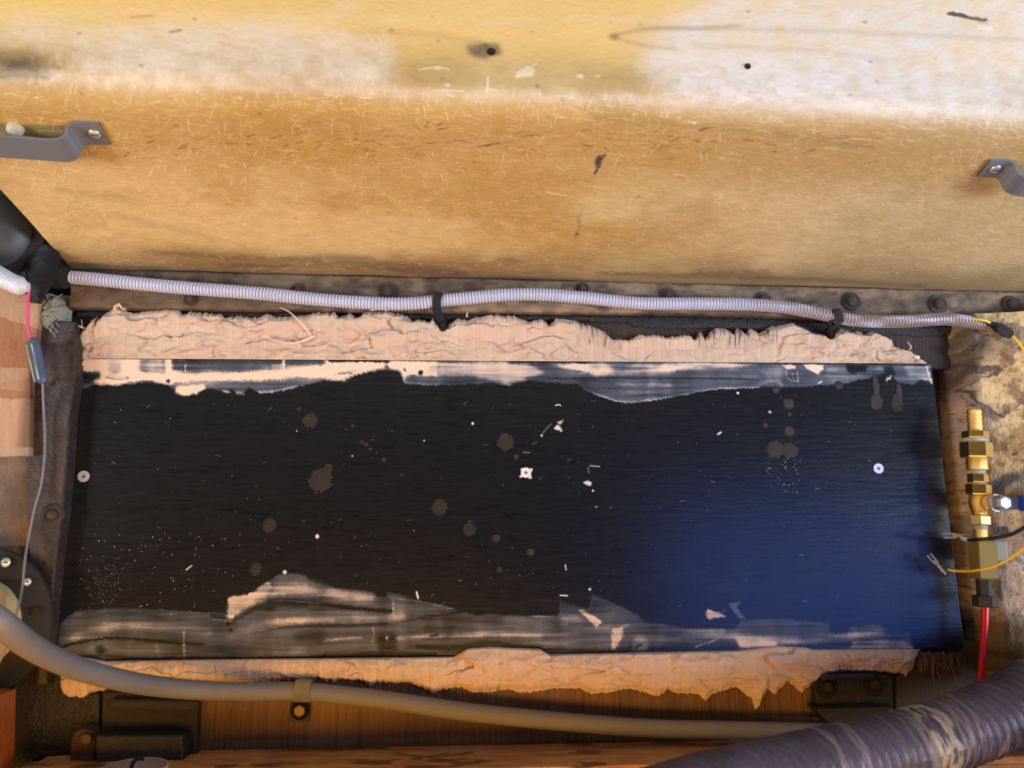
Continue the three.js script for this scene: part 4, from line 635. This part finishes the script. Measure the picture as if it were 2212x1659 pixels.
{
  const y = thing('yellow_wire', 'yellow wire with a fork terminal hanging over the lower right panel corner', 'wire', at(2100, 1232, 0.05));
  part('insulation', sweep(P3('2047 1231 .016 2062 1233 .018 2085 1234 .026 2110 1232 .038 2140 1226 .044 2180 1207 .05 2212 1183 .055 2260 1140 .06').map((p) => rel(y, p)), 0.00088, { steps: 90, sides: 12 }), M_yellow, y);
  const a = rel(y, at(2027, 1222, 0.014)), b = rel(y, at(2000, 1191, 0.011)); forkTerminal(y, a, b.clone().sub(a), 0.85);
  const k = thing('black_wire', 'black wire with a bent fork terminal crossing in front of the brass valve', 'wire', at(2150, 1160, 0.052));
  part('insulation', sweep(P3('2088 1166 .020 2108 1166 .037 2130 1164 .043 2150 1162 .045 2185 1154 .05 2212 1140 .052 2260 1105 .054').map((p) => rel(k, p)), 0.0012, { steps: 80, sides: 12 }), M_blackWire, k);
  part('ferrule', sweep(P3('2078 1162 .0155 2092 1166 .023').map((p) => rel(k, p)), 0.0016, { steps: 8, sides: 14 }), std([0.5, 0.58, 0.6], 0.4), k);
  const c = rel(k, at(2072, 1157, 0.014)), d = rel(k, at(2036, 1158, 0.010)); forkTerminal(k, c, d.clone().sub(c), 0.9);
  const w = thing('yellow_wire', 'yellow wire emerging from the taped right end of the long conduit', 'wire', at(2140, 705, 0.024));
  const wp = (s, r, name, m) => part(name, sweep(P3(s).map((p) => rel(w, p)), r, { steps: 60, sides: 12 }), m, w);
  wp('2100 689 .022 2118 691 .0245 2132 694 .0245 2142 700 .0235', 0.00095, 'inner_wire', M_yellow); wp('2179 719 .0225 2198 737 .026 2212 758 .028 2232 795 .03', 0.001, 'outer_wire', M_yellow);
  part('tape_wrap', sweep(P3('2134 697 .0225 2150 704 .024 2164 712 .024 2181 722 .022').map((p) => rel(w, p)), (l, a, t) => 0.0036 * (0.45 + 0.65 * sm(0, 0.5, t) - 0.1 * sm(0.8, 1, t)) * (0.92 + 0.2 * fbm(l * 500, a * 3, 2)), { steps: 40, sides: 18 }), M.black, w);
  const bl = thing('blue_cable', 'grey-blue cable leaving the taped conduit end toward the right border', 'cable', at(2190, 703, 0.018)); part('sheath', sweep(P3('2160 708 .016 2185 703 .018 2212 697 .02 2260 686 .02').map((p) => rel(bl, p)), 0.0015, { steps: 30, sides: 12 }), std(lin(96, 120, 150), 0.4), bl);
  const bk = thing('black_cable', 'thin black cable just below the grey-blue cable at the right border', 'cable', at(2200, 727, 0.016)); part('sheath', sweep(P3('2165 716 .014 2190 724 .016 2212 730 .018 2260 742 .02').map((p) => rel(bk, p)), 0.0014, { steps: 30, sides: 12 }), M_blackWire, bk);
  const p = thing('wiring_lead', 'pink wire joined by a blue-grey sleeve to a thin grey cable down the left post', 'wire', at(70, 735, 0.03));
  const q = (s) => P3(s).map((e) => rel(p, e));
  part('pink_wire', sweep(q('63 622 .040 60 650 .036 59 690 .032 63 718 .030 70 740 .028'), 0.00115, { steps: 50, sides: 12 }), std(lin(205, 70, 110), 0.45), p, 'pink wire');
  part('sleeve', sweep(q('72 732 .028 80 762 .027 86 795 .0265 93 828 .0255'), (l, a, t) => 0.0036 * (0.75 + 0.25 * sm(0, 0.12, t)) * (1 - 0.25 * sm(0.9, 1, t)), { steps: 40, sides: 18 }), std(lin(70, 84, 110), 0.35), p, 'blue-grey connector sleeve');
  part('clear_sleeve', sweep(q('62 742 .022 68 775 .022 73 800 .0215 78 826 .021'), (l, a, t) => 0.0025 * (1 - 0.4 * t), { steps: 30, sides: 14 }), std(lin(120, 120, 118), 0.3), p, 'pale connector sleeve');
  part('grey_cable', sweep(q('92 826 .0255 94 880 .018 97 940 .0165 96 990 .0165 88 1050 .017 74 1100 .018 62 1160 .018 54 1210 .024 48 1270 .03 40 1310 .042 24 1360 .05 8 1410 .052 -20 1470 .05'), 0.00085, { steps: 120, sides: 10 }), std(lin(120, 118, 126), 0.45), p, 'thin grey cable');
}

// ---------------------------------------------------------------- brass valve
{
  const A = at(2104, 884, 0.025), B = at(2128, 1312, 0.025), L = A.distanceTo(B), yv = (v) => (1312 - v) / 428 * L, px = 0.000338;
  const o = thing('ball_valve', 'upright brass ball valve with a blue lever beside the right panel edge', 'valve', B); alignY(o, A.clone().sub(B));
  const put = (name, g, v, mat, label) => { const m = part(name, g, mat, o, label); m.position.y = yv(v); return m; };
  const H = (v0, v1) => yv(v0) - yv(v1);
  const tape = std([0.82, 0.80, 0.80], 0.4, { bumpMap: rep(noiseTile, 0.01, 0.002), bumpScale: 0.0005 });
  const barb = []; { const h = H(884, 936), n = 5, r = 15 * px; barb.push([r * 0.62, h * 0.02]); for (let i = 0; i < n; i++) { const y0 = h * (n - 1 - i) / n; barb.push([r * 0.99, y0 + 0.0002], [r * 0.98, y0 + h / n * 0.55], [r * 0.9, y0 + h / n * 0.98]); } barb.sort((a, b) => a[1] - b[1]); barb.push([r * 0.8, h], [r * 0.62, h], [r * 0.6, h * 0.5]); }
  put('hose_barb', lathe(barb, 36), 936, M.brass);
  put('hex_collar', ngon(6, 23 * px, H(934, 949), 0.0004), 949, M.brass);
  put('thread_tape', lathe([[18 * px, 0], [24.5 * px, 0], [25 * px, 0.001], [24.3 * px, 0.0014], [24.8 * px, 0.0024], [23.5 * px, H(949, 959)], [18 * px, H(949, 959)]], 32), 959, tape, 'white thread tape');
  put('hex_nut', ngon(6, 27.5 * px, H(958, 993), 0.0009), 993, M.brass);
  put('sleeve', lathe([[12 * px, 0], [20.5 * px, 0], [21 * px, 0.0005], [21 * px, H(993, 1020)], [12 * px, H(993, 1020)]], 36), 1020, M.brass);
  put('thread_tape', lathe([[10 * px, 0], [16 * px, 0], [17 * px, 0.001], [16 * px, 0.0015], [17 * px, H(1020, 1029)], [10 * px, H(1020, 1029)]], 28), 1029, tape, 'white thread tape');
  put('hex_nipple', ngon(6, 17.5 * px, H(1028, 1047), 0.0005), 1047, M.brass);
  put('thread_tape', lathe([[10 * px, 0], [15.5 * px, 0], [16.3 * px, 0.0007], [15.5 * px, H(1046, 1051)], [10 * px, H(1046, 1051)]], 28), 1051, tape, 'white thread tape');
  put('hex_end', ngon(6, 21.5 * px, H(1050, 1074), 0.0009), 1074, M.brass);
  put('body', lathe([[10 * px, 0], [15 * px, 0], [18.5 * px, 0.003], [20 * px, 0.006], [20 * px, 0.009], [18 * px, H(1072, 1112)], [10 * px, H(1072, 1112)]], 36), 1112, M.brass);
  put('gland_ring', lathe([[8 * px, 0], [14.5 * px, 0], [15 * px, 0.0008], [14 * px, 0.0012], [15 * px, 0.0018], [14.5 * px, H(1108, 1118)], [8 * px, H(1108, 1118)]], 30), 1118, M.brass);
  put('hex_end', ngon(6, 18.5 * px, H(1118, 1139), 0.0006, Math.PI / 6), 1139, M.brass);
  put('thread_tape', lathe([[8 * px, 0], [13 * px, 0], [14.4 * px, 0.001], [13.8 * px, 0.002], [14.2 * px, H(1138, 1148)], [8 * px, H(1138, 1148)]], 28), 1148, tape, 'white thread tape');
  put('nipple', cyl(13 * px, H(1146, 1173)), 1173, M.brass);
  const blk = put('elbow_block', (() => { const g = new RoundedBoxGeometry(44 * px, H(1171, 1254), 0.013, 4, 0.0022); g.translate(0, H(1171, 1254) / 2, 0); return g; })(), 1254, M.oldBrass, 'tarnished brass elbow block'); blk.position.x = 0.0004;
  const sd = put('elbow_outlet', (() => { const g = new RoundedBoxGeometry(36 * px, H(1168, 1216), 0.011, 4, 0.002); g.translate(0, H(1168, 1216) / 2, 0); return g; })(), 1216, std(lin(140, 126, 108), 0.55), 'dull grey side outlet'); sd.position.x = 37 * px; sd.position.z = -0.003;
  put('dark_nipple', ngon(6, 13 * px, H(1252, 1292), 0.0006), 1292, M.darkIron, 'dark lower nipple');
  put('dark_nut', ngon(6, 21 * px, H(1288, 1311), 0.0008), 1311, M.darkIron, 'dark lower nut');
  // lever on its stem, turned out to the right
  const yl = yv(1091), zf = 0.0085;
  const boss = part('stem_boss', lathe([[0.0058, 0], [0.0058, 0.004], [0.005, 0.0055], [0, 0.0055]], 28), M.brass, o); boss.rotation.x = Math.PI / 2; boss.position.set(0.0022, yl, 0.004);
  const star = part('star_washer', plate(Array.from({ length: 28 }, (_, i) => { const r = i % 2 ? 0.0058 : 0.0067, a = i / 28 * 2 * Math.PI; return [Math.cos(a) * r, Math.sin(a) * r]; }), 0, 0.0008, 0.0002), M.zinc, o, 'bright star washer'); star.position.set(0.0058, yl, zf + 0.0012); star.rotation.y = 0.25;
  const arm = part('lever', (() => { const s = new THREE.Shape(); s.absarc(0, 0, 0.0052, Math.PI * 0.35, Math.PI * 1.65); s.lineTo(0.008, -0.004); s.lineTo(0.052, -0.004); s.lineTo(0.052, 0.004); s.lineTo(0.008, 0.004); s.closePath(); const e = new THREE.ExtrudeGeometry(s, { depth: 0.0016, bevelEnabled: true, bevelSize: 0.0003, bevelThickness: 0.0003, bevelSegments: 2, curveSegments: 24 }); const q = e.attributes.position; for (let i = 0; i < q.count; i++) { const x = q.getX(i); q.setZ(i, q.getZ(i) + 0.004 * sm(0.011, 0.02, x)); } e.computeVertexNormals(); return e; })(), M.steel, o, 'steel lever arm'); arm.position.set(0.0078, yl, zf + 0.0024); arm.rotation.z = 0.055 * 0.5;
  const nut = part('lever_nut', ngon(6, 0.0043, 0.0046, 0.0009), M.zinc, arm, 'bright lever nut'); nut.rotation.x = Math.PI / 2; nut.position.z = 0.0018;
  const print = (() => { const c = document.createElement('canvas'); c.width = 256; c.height = 64; const g = c.getContext('2d'); g.fillStyle = '#123a9e'; g.fillRect(0, 0, 256, 64); g.fillStyle = '#6f8fd8'; for (let i = 0; i < 15; i++) g.fillRect(66 + i * 8, 20, 5, 7 + (i * 7 % 4)); g.fillRect(66, 18, 90, 2); g.font = 'bold 20px sans-serif'; g.fillText('1', 66, 52); g.fillRect(86, 42, 5, 5); g.fillText('(', 106, 52); const t = new THREE.CanvasTexture(c); t.colorSpace = THREE.SRGBColorSpace; return t; })();
  const sl = (() => { const s = new THREE.Shape(), hw = 0.0052, t = 0.0026, r = 0.0022; s.moveTo(-hw + r, -t); s.lineTo(hw - r, -t); s.quadraticCurveTo(hw, -t, hw, 0); s.quadraticCurveTo(hw, t, hw - r, t); s.lineTo(-hw + r, t); s.quadraticCurveTo(-hw, t, -hw, 0); s.quadraticCurveTo(-hw, -t, -hw + r, -t); const e = new THREE.ExtrudeGeometry(s, { depth: 0.07, bevelEnabled: true, bevelSize: 0.0004, bevelThickness: 0.0004, bevelSegments: 2, curveSegments: 8 }); e.rotateY(Math.PI / 2); e.rotateX(Math.PI / 2); const q = e.attributes.position, u = e.attributes.uv; for (let i = 0; i < q.count; i++) u.setXY(i, q.getX(i) / 0.04, q.getY(i) / 0.0104 + 0.5); return e; })();
  const grip = part('grip', sl, std([1, 1, 1], 0.35, { map: print }), arm, 'blue plastic grip'); grip.position.set(0.0125, 0, 0.0052);
  const hose = thing('red_hose', 'thin red hose dropping from the dark nut under the brass valve', 'hose', at(2127, 1312, 0.024));
  part('tube', sweep(P3('2128 1308 .025 2127 1350 .025 2124 1400 .026 2120 1450 .027 2115 1492 .027 2108 1530 .026').map((p) => rel(hose, p)), 0.0025, { steps: 70, sides: 20 }), std(lin(205, 28, 24), 0.3), hose);
}

// ---------------------------------------------------------------- saddle brackets on the moulding
function bracket(label, px, width, screwAt, extra) {               // px: near edge of the strip, measured from its foot
  const ps = pairs(px), q0 = ceilAt(...ps[0]), q1 = ceilAt(...ps[1]), z = (q0.p.z + q1.p.z) / 2, pts = ps.map(([u, v]) => at(u, v, z));
  const o = thing('saddle_bracket', label, 'bracket', pts[1], 'steel brackets on the moulding'), P = pts.map((p) => rel(o, p));
  const t = 0.0016, up = [], lo = [], n = P.length, smooth = new THREE.CatmullRomCurve3(P.flatMap((p, i) => i && i < n - 1 ? [p.clone().lerp(P[i - 1], Math.min(0.3, 0.003 / p.distanceTo(P[i - 1]))), p.clone().lerp(P[i + 1], Math.min(0.3, 0.003 / p.distanceTo(P[i + 1])))] : [p]), false, 'centripetal', 0).getPoints(70);
  const side = P[1].x > P[0].x ? -1 : 1;
  const dir = V(0, -Math.sin(16.7 * RAD), -Math.cos(16.7 * RAD)), down = V(0, -Math.cos(16.7 * RAD), Math.sin(16.7 * RAD));
  const g = gridGeo(70, 4, (a, b, i, j) => { const p = smooth[i], q = smooth[Math.min(i + 1, 70)], r = smooth[Math.max(i - 1, 0)], tg = q.clone().sub(r).normalize(), nn = V(-tg.y, tg.x, 0).multiplyScalar(t * side); const e = [[0, 0], [width, 0], [width, 1], [0, 1], [0, 0]][j]; return p.clone().addScaledVector(dir, e[0]).addScaledVector(nn, e[1] + 0.3); });
  part('strip', g.toNonIndexed(), M.steel, o).geometry.computeVertexNormals();
  const s = part('screw', lathe([[0, 0.0013], [0.0022, 0.0013], [0.0032, 0.0006], [0.0034, 0]], 24), M.zinc, o); const mid = P[0].clone().lerp(P[1], screwAt).addScaledVector(dir, width * 0.5).addScaledVector(down, 0.0020); s.position.copy(mid); alignY(s, down);
  part('slot', new THREE.BoxGeometry(0.0044, 0.0004, 0.0006), M.darkIron, s).position.y = 0.0013;
  return o;
}
bracket('bent grey steel saddle bracket screwed to the moulding at the left border', '213 259 143 262 136 296 40 292 -70 284', 0.0175, 0.3);
bracket('bent steel bracket screwed to the moulding at the right border, its foot pointing left', '2140 340 2193 344 2206 378 2300 388', 0.015, 0.45);
{ const q = ceilAt(34, 276), o = thing('dome_nut', 'pale dome nut seen above the left steel bracket', 'nut', q.p); part('dome', lathe([[0, 0.0055], [0.0028, 0.005], [0.0045, 0.003], [0.0048, 0]], 24), std(lin(200, 180, 150), 0.5), o); alignY(o, V(0, -Math.cos(q.a), Math.sin(q.a))); }

// ---------------------------------------------------------------- grey tube with its strap
{
  const pts = P3('-90 1285 .20 -40 1318 .20 0 1345 .195 50 1385 .175 110 1420 .145 180 1448 .112 260 1469 .082 350 1484 .052 450 1492 .031 550 1494 .018 655 1494 .010 760 1504 .009 850 1515 .009 1000 1537 .009 1100 1548 .009 1250 1562 .009 1400 1573 .009 1550 1577 .009 1700 1580 .009 1850 1583 .009 2020 1592 .009');
  const o = thing('grey_tube', 'smooth grey plastic tube sweeping from lower left along the foot of the panel', 'tube', pts[10]);
  part('tube', sweep(pts.map((p) => rel(o, p)), 0.0061, { steps: 320, sides: 32 }), std(lin(112, 110, 114), 0.3, { bumpMap: rep(noiseTile, 0.05), bumpScale: 0.0002 }), o);
  const s = thing('pipe_strap', 'worn metal strap bolted over the grey tube below the lower putty', 'strap', at(655, 1492, 0.010));
  const m = std(lin(170, 160, 130), 0.5, { metal: 0.35, bumpMap: rep(noiseTile, 0.01), bumpScale: 0.0006 });
  const band = part('band', lathe([[0.0062, -0.0055], [0.0072, -0.0055], [0.0073, -0.005], [0.0073, 0.005], [0.0072, 0.0055], [0.0062, 0.0055]], 36), m, s); band.rotation.z = Math.PI / 2 - 0.04;
  const tab = part('tab', new RoundedBoxGeometry(0.0125, 0.017, 0.0016, 3, 0.0007), std([0.05, 0.04, 0.03], 0.6, { metal: 0.3 }), s); tab.position.copy(rel(s, at(650, 1531, -0.003)));
  const w = part('washer', lathe([[0.003, 0], [0.0066, 0], [0.007, 0.0006], [0.0066, 0.0012], [0.003, 0.0012]], 26), M.darkIron, s); w.position.copy(rel(s, at(649, 1533, -0.002))); w.rotation.x = Math.PI / 2;
  const b = part('hex_bolt', ngon(6, 0.0036, 0.0042, 0.0006), std(lin(110, 92, 58), 0.5, { metal: 0.3 }), s); b.position.copy(rel(s, at(649, 1533, -0.001))); b.rotation.x = Math.PI / 2;
}

// ---------------------------------------------------------------- ribbed exhaust hose
{
  const pts = P3('1120 1900 .270 1270 1832 .240 1410 1772 .21 1555 1722 .178 1700 1682 .148 1850 1643 .118 2000 1602 .092 2110 1564 .075 2190 1524 .064 2260 1480 .054 2340 1420 .045');
  const o = thing('ribbed_hose', 'thick dark mauve-grey wire-ribbed hose crossing the lower right corner', 'hose', pts[6]), pitch = 0.0078;
  const tex = dataTex(1024, 256, (x, y) => {
    const X = x / 1024, a = y / 256, n = fbm(X * 40, a * 8, 4), scr = fbm((X * 90 + a * 5), a * 3 + X * 20, 3), sx = Math.abs(X - 0.655);
    let c = mixc(lin(60, 54, 64), lin(100, 92, 108), n); c = mixc(c, lin(150, 136, 132), 0.55 * sm(0.62, 0.78, scr));
    const w = sm(0.045, 0.01, sx) * sm(0.42, 0.6, fbm(X * 160 + 3, a * 14, 3)); c = mixc(c, lin(196, 184, 150), 0.85 * w);
    return mixc(c, lin(150, 138, 112), 0.6 * sm(0.10, 0.05, sx) * sm(0.56, 0.66, fbm((X * 34 + a) * 9, a * 2, 3)));
  }, true);
  const g = sweep(pts.map((p) => rel(o, p)), (s, a) => { const k = ((s / pitch - 3 * a) % 1 + 1) % 1, wr = fbm(s * 60, Math.sin(a * 6.283) * 1.3 + 2, 2); return 0.0205 + 0.0009 * (sm(0, 0.16, k) * sm(0.42, 0.2, k)) - 0.0005 * Math.sin(Math.PI * clamp((k - 0.4) / 0.6)) + 0.0012 * (wr - 0.5) + 0.00035 * (fbm(s * 900, a * 9, 2) - 0.5); }, { steps: 1400, sides: 72 });
  const uv = g.attributes.uv; for (let i = 0; i < uv.count; i++) uv.setX(i, uv.getX(i) / g.userData.length);
  part('tube', g, std([0.9, 0.88, 0.95], 0.5, { map: tex, bumpMap: rep(noiseTile, 0.1, 0.4), bumpScale: 0.0005 }), o);
}

// ---------------------------------------------------------------- floor ledge and ironwork
{
  const t = dataTex(1024, 128, (x, y) => { const X = x / 1024, Y = y / 128, n = fbm(X * 40, Y * 12, 4), g = fbm(X * 12, Y * 60, 3); let c = mixc(lin(196, 124, 60), lin(236, 178, 112), sm(0.25, 0.7, 0.5 * n + 0.5 * g)); return mixc(c, lin(50, 28, 14), 0.7 * sm(0.58, 0.7, fbm(X * 26 + 6, Y * 5, 4))); }, true);
  const a = at(70, 1640).x, g = gridGeo(260, 12, (i, j) => { const x = lerp(a - 0.004, 0.42, i), z = lerp(-0.0045, 0.054, j); return V(x, -0.1688 + 0.0016 * (fbm(x * 30, z * 60, 3) - 0.5) - 0.012 * sm(a + 0.012, a - 0.004, x) - (j > 0.95 ? 0.012 : 0) , z); }, (i, j) => [i, j]);
  const body = slab(0.42 - a, 0.02, 0.056, (a + 0.42) / 2, -0.1825, 0.0235);
  struct('trim_8', join([g, body]), std([1, 1, 1], 0.6, { map: t, bumpMap: rep(noiseTile, 0.4, 0.05), bumpScale: 0.0008 }));
  const e = thing('timber_offcut', 'upright orange-stained timber edge at the lower left border', 'timber', at(-10, 1590, 0.04));
  const gt = plate(outline('-90 1506 -24 1510 -26 1590 -30 1720 -90 1720', 0.05).map(([x, y]) => [x - e.position.x, y - e.position.y]), -0.02, 0.01, 0.001);
  part('board', gt, std(lin(150, 84, 44), 0.6, { bumpMap: rep(noiseTile, 0.03), bumpScale: 0.0008 }), e);
  struct('trim_10', plate(outline('-90 1398 112 1398 140 1500 214 1500 214 1612 70 1642 66 1720 -90 1720', 0.002), -0.017, 0.002, 0.001), std([0.022, 0.018, 0.013], 0.6, { bumpMap: rep(noiseTile, 0.04), bumpScale: 0.003 }));   // near-black board over the lower left corner
  struct('trim_11', plate(outline('1936 1462 1986 1440 2100 1412 2122 1500 2140 1680 1930 1680', 0.0), -0.017, 0.0, 0.001), std([0.034, 0.020, 0.011], 0.85, { bumpMap: rep(noiseTile, 0.05), bumpScale: 0.0012 }));
  const iron = std([0.016, 0.012, 0.008], 0.65, { bumpMap: rep(noiseTile, 0.02), bumpScale: 0.0012 });
  const L = thing('engine_bracket', 'dark greasy steel bracket with a stepped face below the left end of the grey tube', 'bracket', at(310, 1570, 0.0));
  const pl = (name, s, z0, z1, m) => { const g = plate(outline(s, z1), z0, z1, 0.0012); g.translate(-L.position.x, -L.position.y, 0); return part(name, g, m, L); };
  pl('back_plate', '220 1495 428 1500 424 1632 215 1632', -0.004, 0.003, iron);
  pl('top_flange', '238 1512 426 1516 428 1536 236 1530', 0.002, 0.009, std([0.020, 0.016, 0.009], 0.7, { bumpMap: rep(noiseTile, 0.02), bumpScale: 0.001 }));
  pl('lower_block', '206 1590 394 1589 395 1640 206 1650', 0.002, 0.017, std([0.016, 0.016, 0.018], 0.55, { bumpMap: rep(noiseTile, 0.03), bumpScale: 0.0012 }));
  const R = thing('rusty_plate', 'rust-brown plate with a hex bolt left of the stepped steel bracket', 'plate', at(178, 1605, 0.012));
  const rg = plate(outline('152 1600 160 1582 178 1574 196 1580 205 1600 204 1650 150 1652', 0.014), 0.0, 0.014, 0.001); rg.translate(-R.position.x, -R.position.y, 0); const rp = part('plate', rg, M.rust, R); rp.position.z = -0.012;
  const rb = part('hex_bolt', ngon(6, 0.0034, 0.0045, 0.0007), std([0.06, 0.033, 0.018], 0.6, { metal: 0.3 }), R); rb.position.copy(rel(R, at(192, 1594, 0.013))); rb.rotation.x = Math.PI / 2;
  const cup = thing('plastic_cup', 'shallow pale plastic cup with a small hook at the bottom border', 'cup', at(286, 1704, 0.07));
  part('wall', lathe([[0, 0.0008], [0.0172, 0.0010], [0.0178, 0.012], [0.0186, 0.0125], [0.0192, 0.0118], [0.0182, 0], [0, -0.0004]], 48), std(lin(178, 158, 150), 0.5), cup);
  part('residue', lathe([[0, 0.006], [0.0172, 0.0064]], 40), std(lin(150, 104, 46), 0.5), cup);
  part('hook', sweep([V(0, 0.006, 0.002), V(-0.001, 0.013, 0.001), V(0.001, 0.0165, 0), V(0.005, 0.0165, -0.001)], 0.0011, { steps: 24, sides: 10 }), M.darkIron, cup);
  const K = thing('angle_bracket', 'dark steel angle bracket with two round bolts under the right end of the lower putty', 'bracket', at(1840, 1495, 0.0));
  const kp = (name, s, z0, z1, m) => { const g = plate(outline(s, z1), z0, z1, 0.0009); g.translate(-K.position.x, -K.position.y, 0); return part(name, g, m, K); };
  kp('face', '1760 1474 1778 1462 1915 1458 1930 1466 1930 1530 1766 1540', -0.005, 0.004, iron); kp('top_lip', '1780 1459 1886 1456 1888 1467 1778 1470', 0.001, 0.009, std([0.02, 0.02, 0.026], 0.25));
  kp('lower_web', '1762 1532 1930 1526 1925 1556 1790 1562', -0.004, 0.012, std([0.016, 0.012, 0.009], 0.7, { bumpMap: rep(noiseTile, 0.02), bumpScale: 0.0015 }));
  for (const [u, v] of [[1786, 1483], [1888, 1478]]) { const b = part('round_bolt', lathe([[0, 0.0040], [0.0024, 0.0038], [0.0036, 0.0028], [0.004, 0.001], [0.004, 0]], 24), M.rust, K); b.position.copy(rel(K, at(u, v, 0.004))); b.rotation.x = Math.PI / 2; part('washer', lathe([[0.004, 0.0003], [0.0076, 0.0007], [0.0082, 0.0003], [0.0084, -0.0004]], 28), iron, b); }
  const ch = thing('timber_splinters', 'torn brown plywood splinters at the lower right corner of the panel', 'wood', at(2030, 1440, -0.003));
  part('torn_ply', gridGeo(60, 30, (i, j) => { const u = lerp(1980, 2092, i), v = lerp(1468, 1406, j) + 4 * vn(u * 0.2, 1), p = rel(ch, at(u, v, 0)); return V(p.x, p.y, 0.0008 + 0.0045 * sm(0, 0.4, j) * (0.4 + fbm(u * 0.13, v * 0.03, 3)) * sm(0, 0.08, i) * sm(1, 0.92, i)); }, (i, j) => [i * 0.03, j * 0.02]), std([1.1, 0.95, 0.8], 0.7, { map: rep(grainTile, 0.12, 0.3) }), ch);
  for (let i = 0; i < 9; i++) { const u = rr(1985, 2070), v = rr(1415, 1455), p = rel(ch, at(u, v, 0.002)); part('splinter', sweep([p, p.clone().add(V(rr(-0.002, 0.002), -rr(0.004, 0.01), 0.001))], (l, a, t) => rr(0.0007, 0.0008) * (1 - t * 0.8), { steps: 4, sides: 5 }), std(lin(104, 72, 48), 0.7), ch); }
}
{                                                                  // round flange and pale pipe at lower left
  const o = thing('pipe_flange', 'round dark flange with screws around a pale cream pipe at the left border', 'flange', at(-46, 1345, 0.016));
  part('plate', lathe([[0.0305, 0.0], [0.0495, 0.0], [0.0505, 0.001], [0.0495, 0.0035], [0.032, 0.0045], [0.0305, 0.004]], 56), std([0.034, 0.032, 0.030], 0.55, { bumpMap: rep(noiseTile, 0.02), bumpScale: 0.0014 }), o).rotation.x = Math.PI / 2;
  part('pipe', lathe([[0, 0.024], [0.016, 0.0235], [0.025, 0.021], [0.029, 0.016], [0.0304, 0.0]], 48), std(lin(214, 196, 140), 0.45, { bumpMap: rep(noiseTile, 0.05), bumpScale: 0.001 }), o).rotation.x = Math.PI / 2;
  for (const [u, v, r] of [[12, 1215, 0.0034], [59, 1257, 0.0028], [78, 1320, 0.003]]) { const s = part('screw', lathe([[0, 0.0019], [0.5, 0.0016], [0.85, 0.001], [1, 0]].map(([k, y]) => [k * r, y]), 20), u === 78 ? M.rust : M.zinc, o); s.position.copy(rel(o, at(u, v, 0.022))); s.rotation.x = Math.PI / 2; part('slot', new THREE.BoxGeometry(r * 1.3, 0.0005, 0.0005), M.darkIron, s).position.y = 0.0018; }
}

const renderer = new THREE.WebGLRenderer({ antialias: true });
renderer.toneMapping = THREE.LinearToneMapping;
renderer.toneMappingExposure = EXPOSURE;
renderer.shadowMap.enabled = true;
renderer.render(scene, camera);
